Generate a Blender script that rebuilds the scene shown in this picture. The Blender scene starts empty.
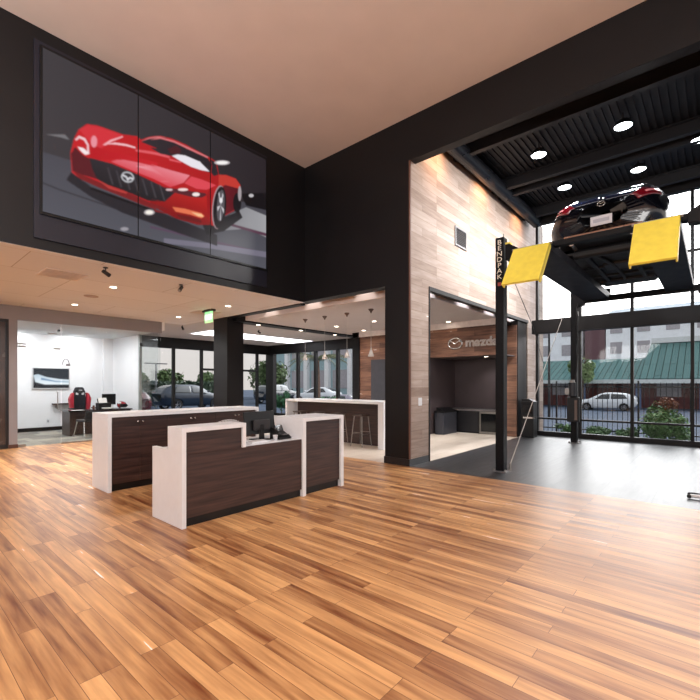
import bpy, bmesh, math, random
import numpy as np
from mathutils import Vector, Matrix
random.seed(7); np.random.seed(7)
SC = bpy.context.scene
COL = SC.collection
PI = math.pi

# ------------------------------------------------------------------ materials
def lin(c):
    return tuple(((v/255.0)/12.92 if v/255.0 <= .04045 else ((v/255.0+.055)/1.055)**2.4) for v in c)
MATS = {}
def nodes(name):
    m = bpy.data.materials.new(name); m.use_nodes = True
    nt = m.node_tree
    return m, nt, nt.nodes['Principled BSDF']
def pm(name, col, rough=.5, metal=0, var=.10, scale=6.0, bump=0.0, stretch=(1,1,1), spec=.5, coat=0, rvar=.08, bscale=None):
    """plain painted / moulded surface: noise drives a small colour and gloss variation"""
    if name in MATS: return MATS[name]
    m, nt, b = nodes(name); N, K = nt.nodes, nt.links
    tc = N.new('ShaderNodeTexCoord'); mp = N.new('ShaderNodeMapping'); mp.inputs['Scale'].default_value = stretch
    K.new(tc.outputs['Object'], mp.inputs['Vector'])
    no = N.new('ShaderNodeTexNoise'); no.inputs['Scale'].default_value = scale; no.inputs['Detail'].default_value = 4
    K.new(mp.outputs['Vector'], no.inputs['Vector'])
    cr = N.new('ShaderNodeValToRGB'); K.new(no.outputs['Fac'], cr.inputs['Fac'])
    c = lin(col)
    cr.color_ramp.elements[0].position = .3; cr.color_ramp.elements[1].position = .7
    cr.color_ramp.elements[0].color = tuple(v*(1-var) for v in c)+(1,)
    cr.color_ramp.elements[1].color = tuple(min(1, v*(1+var)) for v in c)+(1,)
    K.new(cr.outputs['Color'], b.inputs['Base Color'])
    mr = N.new('ShaderNodeMapRange'); K.new(no.outputs['Fac'], mr.inputs['Value'])
    mr.inputs['To Min'].default_value = max(.02, rough-rvar); mr.inputs['To Max'].default_value = min(1, rough+rvar)
    K.new(mr.outputs['Result'], b.inputs['Roughness'])
    b.inputs['Metallic'].default_value = metal
    b.inputs['Specular IOR Level'].default_value = spec
    b.inputs['Coat Weight'].default_value = coat; b.inputs['Coat Roughness'].default_value = .05
    if bump:
        bp = N.new('ShaderNodeBump'); bp.inputs['Strength'].default_value = bump; bp.inputs['Distance'].default_value = .01
        n2 = N.new('ShaderNodeTexNoise'); n2.inputs['Scale'].default_value = bscale or scale*6
        K.new(mp.outputs['Vector'], n2.inputs['Vector']); K.new(n2.outputs['Fac'], bp.inputs['Height'])
        K.new(bp.outputs['Normal'], b.inputs['Normal'])
    MATS[name] = m; return m
def em(name, col, strength):
    if name in MATS: return MATS[name]
    m, nt, b = nodes(name); N, K = nt.nodes, nt.links
    no = N.new('ShaderNodeTexNoise'); no.inputs['Scale'].default_value = 3
    mr = N.new('ShaderNodeMapRange'); K.new(no.outputs['Fac'], mr.inputs['Value'])
    mr.inputs['To Min'].default_value = strength*.95; mr.inputs['To Max'].default_value = strength*1.05
    b.inputs['Base Color'].default_value = (.8, .8, .8, 1)
    b.inputs['Emission Color'].default_value = lin(col)+(1,)
    K.new(mr.outputs['Result'], b.inputs['Emission Strength'])
    MATS[name] = m; return m
def planks(name, cols, length, width, axes, rough=.35, gap=.002, gapcol=(40, 25, 18), grain=1.0, bump=.15, coat=0, spec=.5, sheen=None, streak=(1, 9)):
    """boards: a brick pattern gives each board its own tone, stretched noise the grain. axes = (along, across) object axes"""
    if name in MATS: return MATS[name]
    m, nt, b = nodes(name); N, K = nt.nodes, nt.links
    tc = N.new('ShaderNodeTexCoord'); sp = N.new('ShaderNodeSeparateXYZ'); K.new(tc.outputs['Object'], sp.inputs[0])
    cb = N.new('ShaderNodeCombineXYZ')
    K.new(sp.outputs[axes[0]], cb.inputs[0]); K.new(sp.outputs[axes[1]], cb.inputs[1])
    br = N.new('ShaderNodeTexBrick'); K.new(cb.outputs[0], br.inputs['Vector'])
    br.offset = .37; br.offset_frequency = 3
    br.inputs['Scale'].default_value = 1; br.inputs['Brick Width'].default_value = length; br.inputs['Row Height'].default_value = width
    br.inputs['Mortar Size'].default_value = gap; br.inputs['Mortar Smooth'].default_value = .1; br.inputs['Bias'].default_value = 0
    br.inputs['Color1'].default_value = (0, 0, 0, 1); br.inputs['Color2'].default_value = (1, 1, 1, 1); br.inputs['Mortar'].default_value = (.5, .5, .5, 1)
    # grain, shifted per board
    mp = N.new('ShaderNodeMapping'); mp.inputs['Scale'].default_value = (streak[0], streak[1], 1)
    ad = N.new('ShaderNodeVectorMath'); ad.operation = 'MULTIPLY_ADD'
    K.new(br.outputs['Color'], ad.inputs[0]); ad.inputs[1].default_value = (13, 7, 5); K.new(cb.outputs[0], ad.inputs[2])
    K.new(ad.outputs[0], mp.inputs['Vector'])
    g = N.new('ShaderNodeTexNoise'); g.inputs['Scale'].default_value = 2.2; g.inputs['Detail'].default_value = 6; g.inputs['Distortion'].default_value = .2
    K.new(mp.outputs[0], g.inputs['Vector'])
    mx = N.new('ShaderNodeMath'); mx.operation = 'MULTIPLY_ADD'; K.new(g.outputs['Fac'], mx.inputs[0]); mx.inputs[1].default_value = 1.5*grain
    sb = N.new('ShaderNodeMath'); sb.operation = 'MULTIPLY_ADD'; K.new(br.outputs['Color'], sb.inputs[0]); sb.inputs[1].default_value = .5; sb.inputs[2].default_value = .25-.75*grain
    K.new(sb.outputs[0], mx.inputs[2])
    cr = N.new('ShaderNodeValToRGB'); K.new(mx.outputs[0], cr.inputs['Fac'])
    E = cr.color_ramp.elements
    for i, c in enumerate(cols):
        p = .08+.84*i/(len(cols)-1)
        e = E[0] if i == 0 else (E[1] if i == len(cols)-1 else E.new(p))
        e.position = p; e.color = lin(c)+(1,)
    mm = N.new('ShaderNodeMix'); mm.data_type = 'RGBA'
    K.new(br.outputs['Fac'], mm.inputs['Factor']); K.new(cr.outputs['Color'], mm.inputs['A']); mm.inputs['B'].default_value = lin(gapcol)+(1,)
    K.new(mm.outputs['Result'], b.inputs['Base Color'])
    mr = N.new('ShaderNodeMapRange'); K.new(g.outputs['Fac'], mr.inputs['Value']); mr.inputs['To Min'].default_value = rough-.06; mr.inputs['To Max'].default_value = rough+.08
    K.new(mr.outputs['Result'], b.inputs['Roughness'])
    b.inputs['Specular IOR Level'].default_value = spec; b.inputs['Coat Weight'].default_value = coat; b.inputs['Coat Roughness'].default_value = .38
    bp = N.new('ShaderNodeBump'); bp.inputs['Strength'].default_value = bump; bp.inputs['Distance'].default_value = .003
    iv = N.new('ShaderNodeMath'); iv.operation = 'SUBTRACT'; K.new(g.outputs['Fac'], iv.inputs[0]); K.new(br.outputs['Fac'], iv.inputs[1])
    K.new(iv.outputs[0], bp.inputs['Height']); K.new(bp.outputs['Normal'], b.inputs['Normal'])
    MATS[name] = m; return m
def glass(name, tint=(243, 245, 245), refl=1.0):
    if name in MATS: return MATS[name]
    m, nt, b = nodes(name); N, K = nt.nodes, nt.links
    N.remove(b); out = [n for n in N if n.type == 'OUTPUT_MATERIAL'][0]
    t = N.new('ShaderNodeBsdfTransparent'); gl = N.new('ShaderNodeBsdfGlossy'); gl.inputs['Roughness'].default_value = .01
    no = N.new('ShaderNodeTexNoise'); no.inputs['Scale'].default_value = .7
    cr = N.new('ShaderNodeValToRGB'); K.new(no.outputs['Fac'], cr.inputs['Fac'])
    c = lin(tint); cr.color_ramp.elements[0].color = tuple(v*.98 for v in c)+(1,); cr.color_ramp.elements[1].color = c+(1,)
    K.new(cr.outputs['Color'], t.inputs['Color'])
    lw = N.new('ShaderNodeLayerWeight'); lw.inputs['Blend'].default_value = .5      # same from both faces of the pane
    pw = N.new('ShaderNodeMath'); pw.operation = 'POWER'; K.new(lw.outputs['Facing'], pw.inputs[0]); pw.inputs[1].default_value = 4.5
    mu = N.new('ShaderNodeMath'); mu.operation = 'MULTIPLY_ADD'; mu.use_clamp = True; K.new(pw.outputs[0], mu.inputs[0]); mu.inputs[1].default_value = .7*refl; mu.inputs[2].default_value = .018*refl
    mx = N.new('ShaderNodeMixShader'); K.new(mu.outputs[0], mx.inputs[0]); K.new(t.outputs[0], mx.inputs[1]); K.new(gl.outputs[0], mx.inputs[2])
    K.new(mx.outputs[0], out.inputs['Surface'])
    MATS[name] = m; return m
def frosted(name, tint, amount):
    m, nt, b = nodes(name); N, K = nt.nodes, nt.links
    no = N.new('ShaderNodeTexNoise'); no.inputs['Scale'].default_value = 20
    mr = N.new('ShaderNodeMapRange'); K.new(no.outputs['Fac'], mr.inputs['Value']); mr.inputs['To Min'].default_value = amount*.9; mr.inputs['To Max'].default_value = amount*1.1
    b.inputs['Base Color'].default_value = lin(tint)+(1,); b.inputs['Roughness'].default_value = .15; K.new(mr.outputs[0], b.inputs['Alpha']); return m
def picture_mat(name, strength):
    m, nt, b = nodes(name); N, K = nt.nodes, nt.links
    at = N.new('ShaderNodeAttribute'); at.attribute_name = 'Col'
    b.inputs['Base Color'].default_value = (.004, .004, .004, 1); b.inputs['Roughness'].default_value = .3; b.inputs['Specular IOR Level'].default_value = .12
    K.new(at.outputs['Color'], b.inputs['Emission Color']); b.inputs['Emission Strength'].default_value = strength
    return m

# ------------------------------------------------------------------ geometry helpers
OFF = {}
def off(o): return OFF.get(o.name, Vector((0, 0, 0))) if o else Vector((0, 0, 0))
class MB:
    def __init__(s): s.bm = bmesh.new()
    def box(s, x0, x1, y0, y1, z0, z1):
        v = [s.bm.verts.new(p) for p in ((x0,y0,z0),(x1,y0,z0),(x1,y1,z0),(x0,y1,z0),(x0,y0,z1),(x1,y0,z1),(x1,y1,z1),(x0,y1,z1))]
        for f in ((3,2,1,0),(4,5,6,7),(0,1,5,4),(1,2,6,5),(2,3,7,6),(3,0,4,7)): s.bm.faces.new([v[i] for i in f])
        return s
    def frust(s, p0, p1, r0, r1, n=16, cap=True, sq=1.0):
        p0, p1 = Vector(p0), Vector(p1); d = (p1-p0).normalized()
        a = d.orthogonal().normalized() if abs(d.z) < .99 else Vector((1, 0, 0)); b = d.cross(a)
        R = []
        for p, r in ((p0, r0), (p1, r1)):
            R.append([s.bm.verts.new(p+a*(math.cos(2*PI*i/n)*r)+b*(math.sin(2*PI*i/n)*r*sq)) for i in range(n)])
        for i in range(n):
            j = (i+1) % n; s.bm.faces.new((R[0][i], R[0][j], R[1][j], R[1][i]))
        if cap:
            s.bm.faces.new(R[0][::-1]); s.bm.faces.new(R[1])
        return s
    def tube(s, pts, r, n=8):
        P = [Vector(p) for p in pts]; rings = []
        up = None
        for i, p in enumerate(P):
            d = ((P[min(i+1, len(P)-1)]-P[max(i-1, 0)])).normalized()
            a = d.orthogonal().normalized() if up is None else (up-d*up.dot(d)).normalized()
            up = a; b = d.cross(a); rr = r[i] if isinstance(r, (list, tuple)) else r
            rings.append([s.bm.verts.new(p+a*(math.cos(2*PI*k/n)*rr)+b*(math.sin(2*PI*k/n)*rr)) for k in range(n)])
        for A, B in zip(rings, rings[1:]):
            for k in range(n):
                j = (k+1) % n; s.bm.faces.new((A[k], A[j], B[j], B[k]))
        s.bm.faces.new(rings[0][::-1]); s.bm.faces.new(rings[-1]); return s
    def lathe(s, prof, c=(0, 0, 0), n=24, axis='z', cap=True):
        R = []
        for r, h in prof:
            ring = []
            for i in range(n):
                a = 2*PI*i/n; u, w = max(r, 1e-4)*math.cos(a), max(r, 1e-4)*math.sin(a)
                p = {'z': (u, w, h), 'y': (u, h, w), 'x': (h, u, w)}[axis]
                ring.append(s.bm.verts.new((c[0]+p[0], c[1]+p[1], c[2]+p[2])))
            R.append(ring)
        for A, B in zip(R, R[1:]):
            for i in range(n):
                j = (i+1) % n; s.bm.faces.new((A[i], A[j], B[j], B[i]))
        if cap and prof[0][0] > 1e-3: s.bm.faces.new(R[0][::-1])
        if cap and prof[-1][0] > 1e-3: s.bm.faces.new(R[-1])
        return s
    def prism(s, poly, axis, a, b):
        """poly: 2-D outline in the two other axes (x:(y,z) y:(x,z) z:(x,y)) extruded from a to b"""
        f = {'x': lambda p, t: (t, p[0], p[1]), 'y': lambda p, t: (p[0], t, p[1]), 'z': lambda p, t: (p[0], p[1], t)}[axis]
        A = [s.bm.verts.new(f(p, a)) for p in poly]; B = [s.bm.verts.new(f(p, b)) for p in poly]
        n = len(poly)
        s.bm.faces.new(A[::-1]); s.bm.faces.new(B)
        for i in range(n):
            j = (i+1) % n; s.bm.faces.new((A[i], A[j], B[j], B[i]))
        return s
    def hexa(s, pts):
        """8 corners: bottom ring of 4 then top ring of 4"""
        v = [s.bm.verts.new(p) for p in pts]
        for f in ((3,2,1,0),(4,5,6,7),(0,1,5,4),(1,2,6,5),(2,3,7,6),(3,0,4,7)): s.bm.faces.new([v[i] for i in f])
        return s
    def ball(s, c, rx, ry=None, rz=None, n=14, m=8):
        ry = ry or rx; rz = rz or rx; R = []
        for i in range(m+1):
            t = -PI/2+PI*i/m; rr = max(math.cos(t), 1e-3)
            R.append([s.bm.verts.new((c[0]+rx*rr*math.cos(2*PI*k/n), c[1]+ry*rr*math.sin(2*PI*k/n), c[2]+rz*math.sin(t))) for k in range(n)])
        for A, B in zip(R, R[1:]):
            for k in range(n):
                j = (k+1) % n; s.bm.faces.new((A[k], A[j], B[j], B[k]))
        s.bm.faces.new(R[0][::-1]); s.bm.faces.new(R[-1]); return s
    def mesh(s, me):
        s.bm.from_mesh(me); return s
    def xf(s, M):
        bmesh.ops.transform(s.bm, matrix=M, verts=s.bm.verts); return s
    def build(s, name, mat, parent=None, bevel=0, smooth=False, local=False):
        me = bpy.data.meshes.new(name)
        if not local and parent is not None:
            bmesh.ops.translate(s.bm, vec=-off(parent), verts=s.bm.verts)
        bmesh.ops.recalc_face_normals(s.bm, faces=s.bm.faces)
        s.bm.to_mesh(me); s.bm.free()
        o = bpy.data.objects.new(name, me); COL.objects.link(o)
        if mat: me.materials.append(mat)
        if parent: o.parent = parent; OFF[o.name] = off(parent).copy()
        if smooth:
            for p in me.polygons: p.use_smooth = True
            if smooth == 'auto':
                me.set_sharp_from_angle(angle=math.radians(38))
        if bevel:
            bv = o.modifiers.new('edge', 'BEVEL'); bv.width = bevel; bv.segments = 2; bv.limit_method = 'ANGLE'
        return o
def tag(o, label, cat, group=None):
    o['label'] = label; o['category'] = cat
    if group: o['group'] = group
    return o
def thing(name, label, cat, loc, rz=0, group=None):
    o = bpy.data.objects.new(name, None); COL.objects.link(o); o.empty_display_size = .1
    o.location = loc; o.rotation_euler = (0, 0, rz); OFF[o.name] = Vector(loc)
    return tag(o, label, cat, group)
def struct(name, mb, mat, bevel=0):
    o = mb.build(name, mat, None, bevel); o['kind'] = 'structure'; return o
def sroot(name, loc=(0, 0, 0)):
    o = bpy.data.objects.new(name, None); COL.objects.link(o); o.location = loc; OFF[o.name] = Vector(loc); o['kind'] = 'structure'; return o
def copy_tree(o, parent=None):
    c = o.copy(); COL.objects.link(c)
    if parent: c.parent = parent
    for ch in list(o.children): copy_tree(ch, c)
    return c
def again(src, loc, label, rz=None, group=None):
    c = copy_tree(src); c.location = loc
    if rz is not None: c.rotation_euler = (0, 0, rz)
    c['label'] = label
    if group: c['group'] = group
    return c
def text_mesh(txt, size, depth, bold=0.0):
    cu = bpy.data.curves.new('letters', 'FONT'); cu.body = txt; cu.size = size; cu.extrude = depth; cu.align_x = 'CENTER'; cu.align_y = 'CENTER'; cu.resolution_u = 3; cu.offset = bold
    o = bpy.data.objects.new('letters', cu); COL.objects.link(o)
    dg = bpy.context.evaluated_depsgraph_get(); dg.update()
    me = bpy.data.meshes.new_from_object(o.evaluated_get(dg))
    bpy.data.objects.remove(o); return me
def spot(name, loc, target, power, ang, color=(1, .93, .85), blend=.6, size=.05):
    l = bpy.data.lights.new(name, 'SPOT'); l.energy = power; l.spot_size = math.radians(ang); l.spot_blend = blend; l.color = color; l.shadow_soft_size = size
    o = bpy.data.objects.new(name, l); COL.objects.link(o); o.location = loc
    o.rotation_euler = (Vector(target)-Vector(loc)).to_track_quat('-Z', 'Y').to_euler(); return o
def raster(polys, P):
    """painter's algorithm: colour of each point P (n,2) of a flat picture, in linear light"""
    C = np.zeros((len(P), 3))
    for poly, c0, c1, ax in polys:
        q = np.array(poly, float); lo, hi = q.min(0), q.max(0)
        idx = np.where((P[:, 0] >= lo[0]) & (P[:, 0] <= hi[0]) & (P[:, 1] >= lo[1]) & (P[:, 1] <= hi[1]))[0]
        if not len(idx): continue
        x, y = P[idx, 0], P[idx, 1]; ins = np.zeros(len(idx), bool); j = len(q)-1
        for i in range(len(q)):
            xi, yi = q[i]; xj, yj = q[j]
            if yi != yj:
                ins ^= ((yi > y) != (yj > y)) & (x < (xj-xi)*(y-yi)/(yj-yi)+xi)
            j = i
        idx = idx[ins]
        t = (P[idx, 0]-lo[0])/max(1e-6, hi[0]-lo[0]) if ax == 'h' else (hi[1]-P[idx, 1])/max(1e-6, hi[1]-lo[1])
        C[idx] = np.array(lin(c0))*(1-t[:, None])+np.array(lin(c1))*t[:, None]
    return C
def picture(name, x0, x1, z0, z1, y, polys, nx, nz, mat, parent, soft=1):
    """a flat lit picture facing -Y"""
    X, Z = np.meshgrid(np.linspace(x0, x1, nx+1), np.linspace(z0, z1, nz+1))
    P = np.stack([X.ravel(), Z.ravel()], 1); dx, dz = (x1-x0)/nx, (z1-z0)/nz
    C = sum(raster(polys, P+np.array(o)*[dx, dz]) for o in ((-.3, -.1), (.3, .1), (-.1, .3), (.1, -.3), (.5, .5), (-.5, -.5)))/6
    G = C.reshape(nz+1, nx+1, 3)
    for _ in range(soft):           # soften the edges of the painted shapes like a photograph
        Gp = np.pad(G, ((1, 1), (1, 1), (0, 0)), mode='edge')
        G = (Gp[:-2, 1:-1]+Gp[2:, 1:-1]+Gp[1:-1, :-2]+Gp[1:-1, 2:]+2*Gp[1:-1, 1:-1])/6
    C = G.reshape(-1, 3)
    L = off(parent)
    V = [(p[0]-L.x, y-L.y, p[1]-L.z) for p in P]
    F = [(j*(nx+1)+i, j*(nx+1)+i+1, (j+1)*(nx+1)+i+1, (j+1)*(nx+1)+i) for j in range(nz) for i in range(nx)]
    me = bpy.data.meshes.new(name); me.from_pydata(V, [], F)
    a = me.color_attributes.new('Col', 'FLOAT_COLOR', 'POINT')
    a.data.foreach_set('color', np.concatenate([C, np.ones((len(C), 1))], 1).ravel().astype(np.float32))
    me.materials.append(mat); o = bpy.data.objects.new(name, me); COL.objects.link(o); o.parent = parent
    return o
SKY_LO, SKY_BACK, SKY_SUN, LK, EXPO = .75, 1.1, 6.8, 1.0, .36
PIC = [
([(1.447,6.119),(5.741,8.781),(5.741,3.286),(1.447,2.633)],(66,62,66),(40,33,38),'h'),
([(1.513,4.672),(1.91,4.697),(2.723,4.633),(3.912,4.971),(5.741,5.146),(5.741,3.286),(1.513,2.643)],(72,70,78),(98,100,110),'v'),
([(4.213,4.317),(4.356,4.548),(4.539,4.732),(4.887,4.973),(5.388,4.957),(5.432,4.512),(4.887,4.553)],(120,120,126),(168,168,172),'h'),
([(1.535,4.274),(1.789,4.24),(2.505,4.21),(3.365,4.166),(3.365,4.14),(2.505,4.186),(1.789,4.218),(1.535,4.249)],(60,58,64),(60,58,64),'v'),
([(3.033,4.081),(4.075,4.13),(5.476,4.205),(5.476,4.162),(4.075,4.092),(3.033,4.047)],(92,72,92),(92,72,92),'v'),
([(4.356,4.548),(5.388,4.599),(5.388,4.535),(4.356,4.503)],(92,60,78),(92,60,78),'v'),
([(3.258,3.939),(4.109,4.07),(5.432,4.223),(5.432,4.106),(4.109,3.976),(3.258,3.854)],(120,116,132),(120,116,132),'v'),
([(4.769,5.201),(5.432,5.447),(5.432,5.076),(4.887,5.007)],(24,20,24),(24,20,24),'v'),
([(1.624,4.932),(1.789,4.967),(1.903,4.98),(1.846,5.032)],(120,118,122),(120,118,122),'v'),
([(1.922,4.529),(2.183,4.408),(2.572,4.365),(3.102,4.362),(3.644,4.314),(4.254,4.26),(4.254,4.057),(3.531,4.092),(2.618,4.161),(2.183,4.258),(1.865,4.396)],(44,41,47),(44,41,47),'v'),
([(3.94,4.395),(4.392,4.623),(4.73,4.857),(4.808,4.748),(4.392,4.366),(4.041,4.207)],(34,31,36),(34,31,36),'v'),
([(1.932,4.533),(1.915,4.795),(1.961,5.028),(2.017,5.177),(2.121,5.308),(2.266,5.352),(2.618,5.38),(2.829,5.445),(2.89,5.414),(3.001,5.506),(3.154,5.6),(3.088,5.555),(3.201,5.617),(3.405,5.661),(3.649,5.665),(4.092,5.629),(4.241,5.605),(4.291,5.386),(4.447,5.439),(4.653,5.451),(4.761,5.358),(4.78,5.205),(4.757,4.965),(4.607,4.812),(4.392,4.648),(4.284,4.4),(4.116,4.409),(3.874,4.333),(3.465,4.33),(3.144,4.395),(3.077,4.418),(2.618,4.465),(2.287,4.499),(2.04,4.472)],(204,34,42),(168,30,33),'h'),
([(2.021,5.184),(2.141,5.304),(2.287,5.343),(2.618,5.365),(2.46,5.189),(2.308,5.029),(2.183,5.045)],(216,52,62),(216,52,62),'v'),
([(1.922,4.787),(1.971,4.908),(2.081,4.829),(2.162,4.817),(2.256,4.551),(2.081,4.544),(1.942,4.547)],(94,30,38),(94,30,38),'v'),
([(3.033,4.493),(3.287,4.563),(3.465,4.753),(4.041,4.914),(4.109,4.881),(4.13,4.413),(3.874,4.333),(3.465,4.33),(3.144,4.395),(3.033,4.41)],(196,40,38),(128,22,26),'v'),
([(4.041,4.914),(4.092,5.031),(4.256,5.177),(4.185,4.938),(4.15,4.425),(4.075,4.465)],(150,24,30),(196,40,44),'h'),
([(2.183,5.045),(2.308,5.029),(2.46,5.046),(2.805,5.103),(3.154,5.155),(3.154,5.082),(2.805,5.041),(2.46,4.938),(2.245,4.827),(2.162,4.851)],(190,26,36),(206,38,48),'h'),
([(2.152,4.829),(2.46,4.864),(2.805,4.846),(3.077,4.816),(3.365,4.776),(3.287,4.772),(3.465,4.782),(3.369,4.662),(3.273,4.55),(3.033,4.516),(3.232,4.538),(3.001,4.478),(2.618,4.514),(2.395,4.519),(2.256,4.551),(2.193,4.679)],(52,46,52),(36,34,38),'v'),
([(2.395,4.781),(2.412,4.783),(2.483,4.551),(2.46,4.548)],(74,70,76),(74,70,76),'v'),
([(2.516,4.785),(2.534,4.787),(2.606,4.554),(2.584,4.551)],(74,70,76),(74,70,76),'v'),
([(2.641,4.789),(2.659,4.791),(2.734,4.557),(2.711,4.554)],(74,70,76),(74,70,76),'v'),
([(2.77,4.793),(2.789,4.795),(2.866,4.561),(2.841,4.557)],(74,70,76),(74,70,76),'v'),
([(2.902,4.797),(2.922,4.8),(3.001,4.564),(2.976,4.561)],(74,70,76),(74,70,76),'v'),
([(3.039,4.802),(3.059,4.804),(3.141,4.568),(3.115,4.564)],(74,70,76),(74,70,76),'v'),
([(3.18,4.807),(3.2,4.809),(3.285,4.571),(3.258,4.568)],(74,70,76),(74,70,76),'v'),
([(1.932,4.566),(2.101,4.54),(2.395,4.507),(2.664,4.506),(3.001,4.462),(3.365,4.444),(3.144,4.395),(3.033,4.326),(3.365,4.365),(2.951,4.378),(2.572,4.413),(2.266,4.438),(2.04,4.472)],(128,34,38),(128,34,38),'v'),
([(2.256,4.551),(2.46,4.507),(2.687,4.502),(2.664,4.474),(2.416,4.468)],(190,64,60),(190,64,60),'v'),
([(2.183,4.408),(2.572,4.389),(3.102,4.362),(3.102,4.331),(2.572,4.346),(2.162,4.371)],(26,22,26),(26,22,26),'v'),
([(2.443,4.89),(2.527,4.948),(2.641,4.994),(2.902,5.044),(3.154,5.082),(3.033,5.084),(3.375,5.116),(3.719,5.158),(3.606,4.991),(3.465,4.893),(3.365,4.826),(3.102,4.864),(2.805,4.871)],(240,140,152),(222,70,82),'v'),
([(2.805,4.961),(3.102,4.98),(3.365,4.948),(3.201,4.861),(3.375,4.902),(3.201,5.003),(3.033,5.051)],(246,160,172),(228,96,106),'h'),
([(3.618,4.984),(3.744,5.15),(3.94,5.168),(4.231,5.168),(4.041,5.019),(3.841,4.967)],(226,76,88),(226,76,88),'v'),
([(2.33,5.09),(2.438,5.215),(2.618,5.355),(2.618,5.336),(2.46,5.199),(2.373,5.104)],(250,180,188),(250,180,188),'v'),
([(2.373,5.123),(2.505,5.204),(2.664,5.249),(2.805,5.265),(2.805,5.24),(2.664,5.219),(2.505,5.175)],(252,200,206),(252,200,206),'v'),
([(2.805,5.227),(3.001,5.285),(3.206,5.332),(3.365,5.345),(3.346,5.301),(3.556,5.333),(3.556,5.309),(3.346,5.272),(3.365,5.313),(3.102,5.268),(2.805,5.195)],(232,96,104),(232,96,104),'v'),
([(2.89,5.381),(3.001,5.486),(3.154,5.579),(3.365,5.647),(3.201,5.582),(3.435,5.631),(3.649,5.626),(4.058,5.602),(4.144,5.519),(4.116,5.358),(3.776,5.325),(3.435,5.372),(3.201,5.321),(3.033,5.352),(3.154,5.388)],(54,46,52),(40,36,42),'h'),
([(3.316,5.45),(3.465,5.571),(3.556,5.551),(3.541,5.456),(3.375,5.394)],(80,34,40),(80,34,40),'v'),
([(3.399,5.369),(3.495,5.432),(3.634,5.471),(3.907,5.474),(4.102,5.371),(3.94,5.334),(3.744,5.318),(3.525,5.344)],(240,236,244),(240,236,244),'v'),
([(2.89,5.389),(3.001,5.496),(3.154,5.59),(3.365,5.658),(3.201,5.599),(3.435,5.64),(3.655,5.641),(4.075,5.628),(4.061,5.598),(3.649,5.603),(3.435,5.61),(3.201,5.571),(3.033,5.475),(3.154,5.569),(3.001,5.476)],(222,120,124),(222,120,124),'v'),
([(4.092,5.604),(4.227,5.59),(4.277,5.381),(4.185,5.321),(4.13,5.363),(4.15,5.515)],(46,40,46),(46,40,46),'v'),
([(4.291,5.126),(4.428,5.245),(4.73,5.281),(4.753,4.997),(4.615,4.834),(4.392,4.661),(4.392,4.976)],(112,30,40),(88,24,32),'h'),
([(4.284,5.377),(4.447,5.432),(4.653,5.444),(4.753,5.355),(4.73,5.281),(4.428,5.245),(4.284,5.162)],(200,60,52),(200,60,52),'v'),
([(4.777,5.021),(4.772,4.96),(4.759,4.902),(4.738,4.853),(4.712,4.818),(4.684,4.799),(4.655,4.8),(4.63,4.819),(4.609,4.855),(4.597,4.904),(4.592,4.961),(4.597,5.021),(4.609,5.078),(4.63,5.127),(4.655,5.163),(4.684,5.182),(4.712,5.182),(4.738,5.164),(4.759,5.128),(4.772,5.079)],(30,26,30),(30,26,30),'v'),
([(4.78,5.205),(4.779,5.159),(4.773,5.117),(4.764,5.081),(4.754,5.057),(4.741,5.046),(4.729,5.049),(4.719,5.066),(4.71,5.096),(4.705,5.134),(4.703,5.179),(4.705,5.224),(4.71,5.267),(4.719,5.302),(4.729,5.326),(4.741,5.338),(4.754,5.335),(4.764,5.318),(4.773,5.289),(4.779,5.25)],(170,160,164),(170,160,164),'v'),
([(4.435,4.819),(4.417,4.687),(4.386,4.565),(4.346,4.465),(4.3,4.397),(4.255,4.368),(4.213,4.379),(4.179,4.429),(4.156,4.513),(4.147,4.623),(4.151,4.748),(4.169,4.877),(4.198,4.998),(4.237,5.098),(4.282,5.168),(4.328,5.201),(4.37,5.193),(4.405,5.145),(4.429,5.06),(4.44,4.948)],(176,150,156),(176,150,156),'v'),
([(4.443,4.815),(4.425,4.687),(4.395,4.569),(4.357,4.472),(4.314,4.407),(4.27,4.378),(4.23,4.389),(4.198,4.438),(4.177,4.52),(4.168,4.627),(4.172,4.748),(4.189,4.873),(4.217,4.99),(4.255,5.087),(4.297,5.155),(4.341,5.187),(4.382,5.179),(4.415,5.132),(4.438,5.049),(4.447,4.94)],(34,30,34),(34,30,34),'v'),
([(4.406,4.846),(4.394,4.752),(4.375,4.665),(4.352,4.594),(4.326,4.546),(4.301,4.526),(4.278,4.536),(4.26,4.573),(4.248,4.635),(4.245,4.715),(4.249,4.807),(4.261,4.9),(4.279,4.986),(4.302,5.057),(4.328,5.106),(4.353,5.128),(4.377,5.12),(4.395,5.083),(4.407,5.021),(4.411,4.939)],(92,88,94),(92,88,94),'v'),
([(4.327,4.826),(4.397,4.779),(4.389,4.699)],(210,206,212),(210,206,212),'v'),
([(4.327,4.826),(4.332,4.548),(4.31,4.549)],(210,206,212),(210,206,212),'v'),
([(4.327,4.826),(4.261,4.702),(4.256,4.781)],(210,206,212),(210,206,212),'v'),
([(4.327,4.826),(4.281,5.026),(4.299,5.076)],(210,206,212),(210,206,212),'v'),
([(4.327,4.826),(4.365,5.077),(4.382,5.028)],(210,206,212),(210,206,212),'v'),
([(4.367,4.935),(4.365,4.919),(4.36,4.903),(4.353,4.889),(4.344,4.879),(4.334,4.873),(4.324,4.873),(4.315,4.877),(4.308,4.886),(4.303,4.898),(4.302,4.914),(4.303,4.93),(4.308,4.946),(4.315,4.959),(4.324,4.969),(4.334,4.975),(4.344,4.976),(4.353,4.972),(4.36,4.963),(4.365,4.95)],(240,238,242),(240,238,242),'v'),
([(3.201,4.787),(3.346,4.804),(3.525,4.85),(3.776,4.896),(4.014,4.948),(4.041,4.92),(3.94,4.843),(3.744,4.789),(3.495,4.764),(3.346,4.747)],(92,40,48),(92,40,48),'v'),
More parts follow.
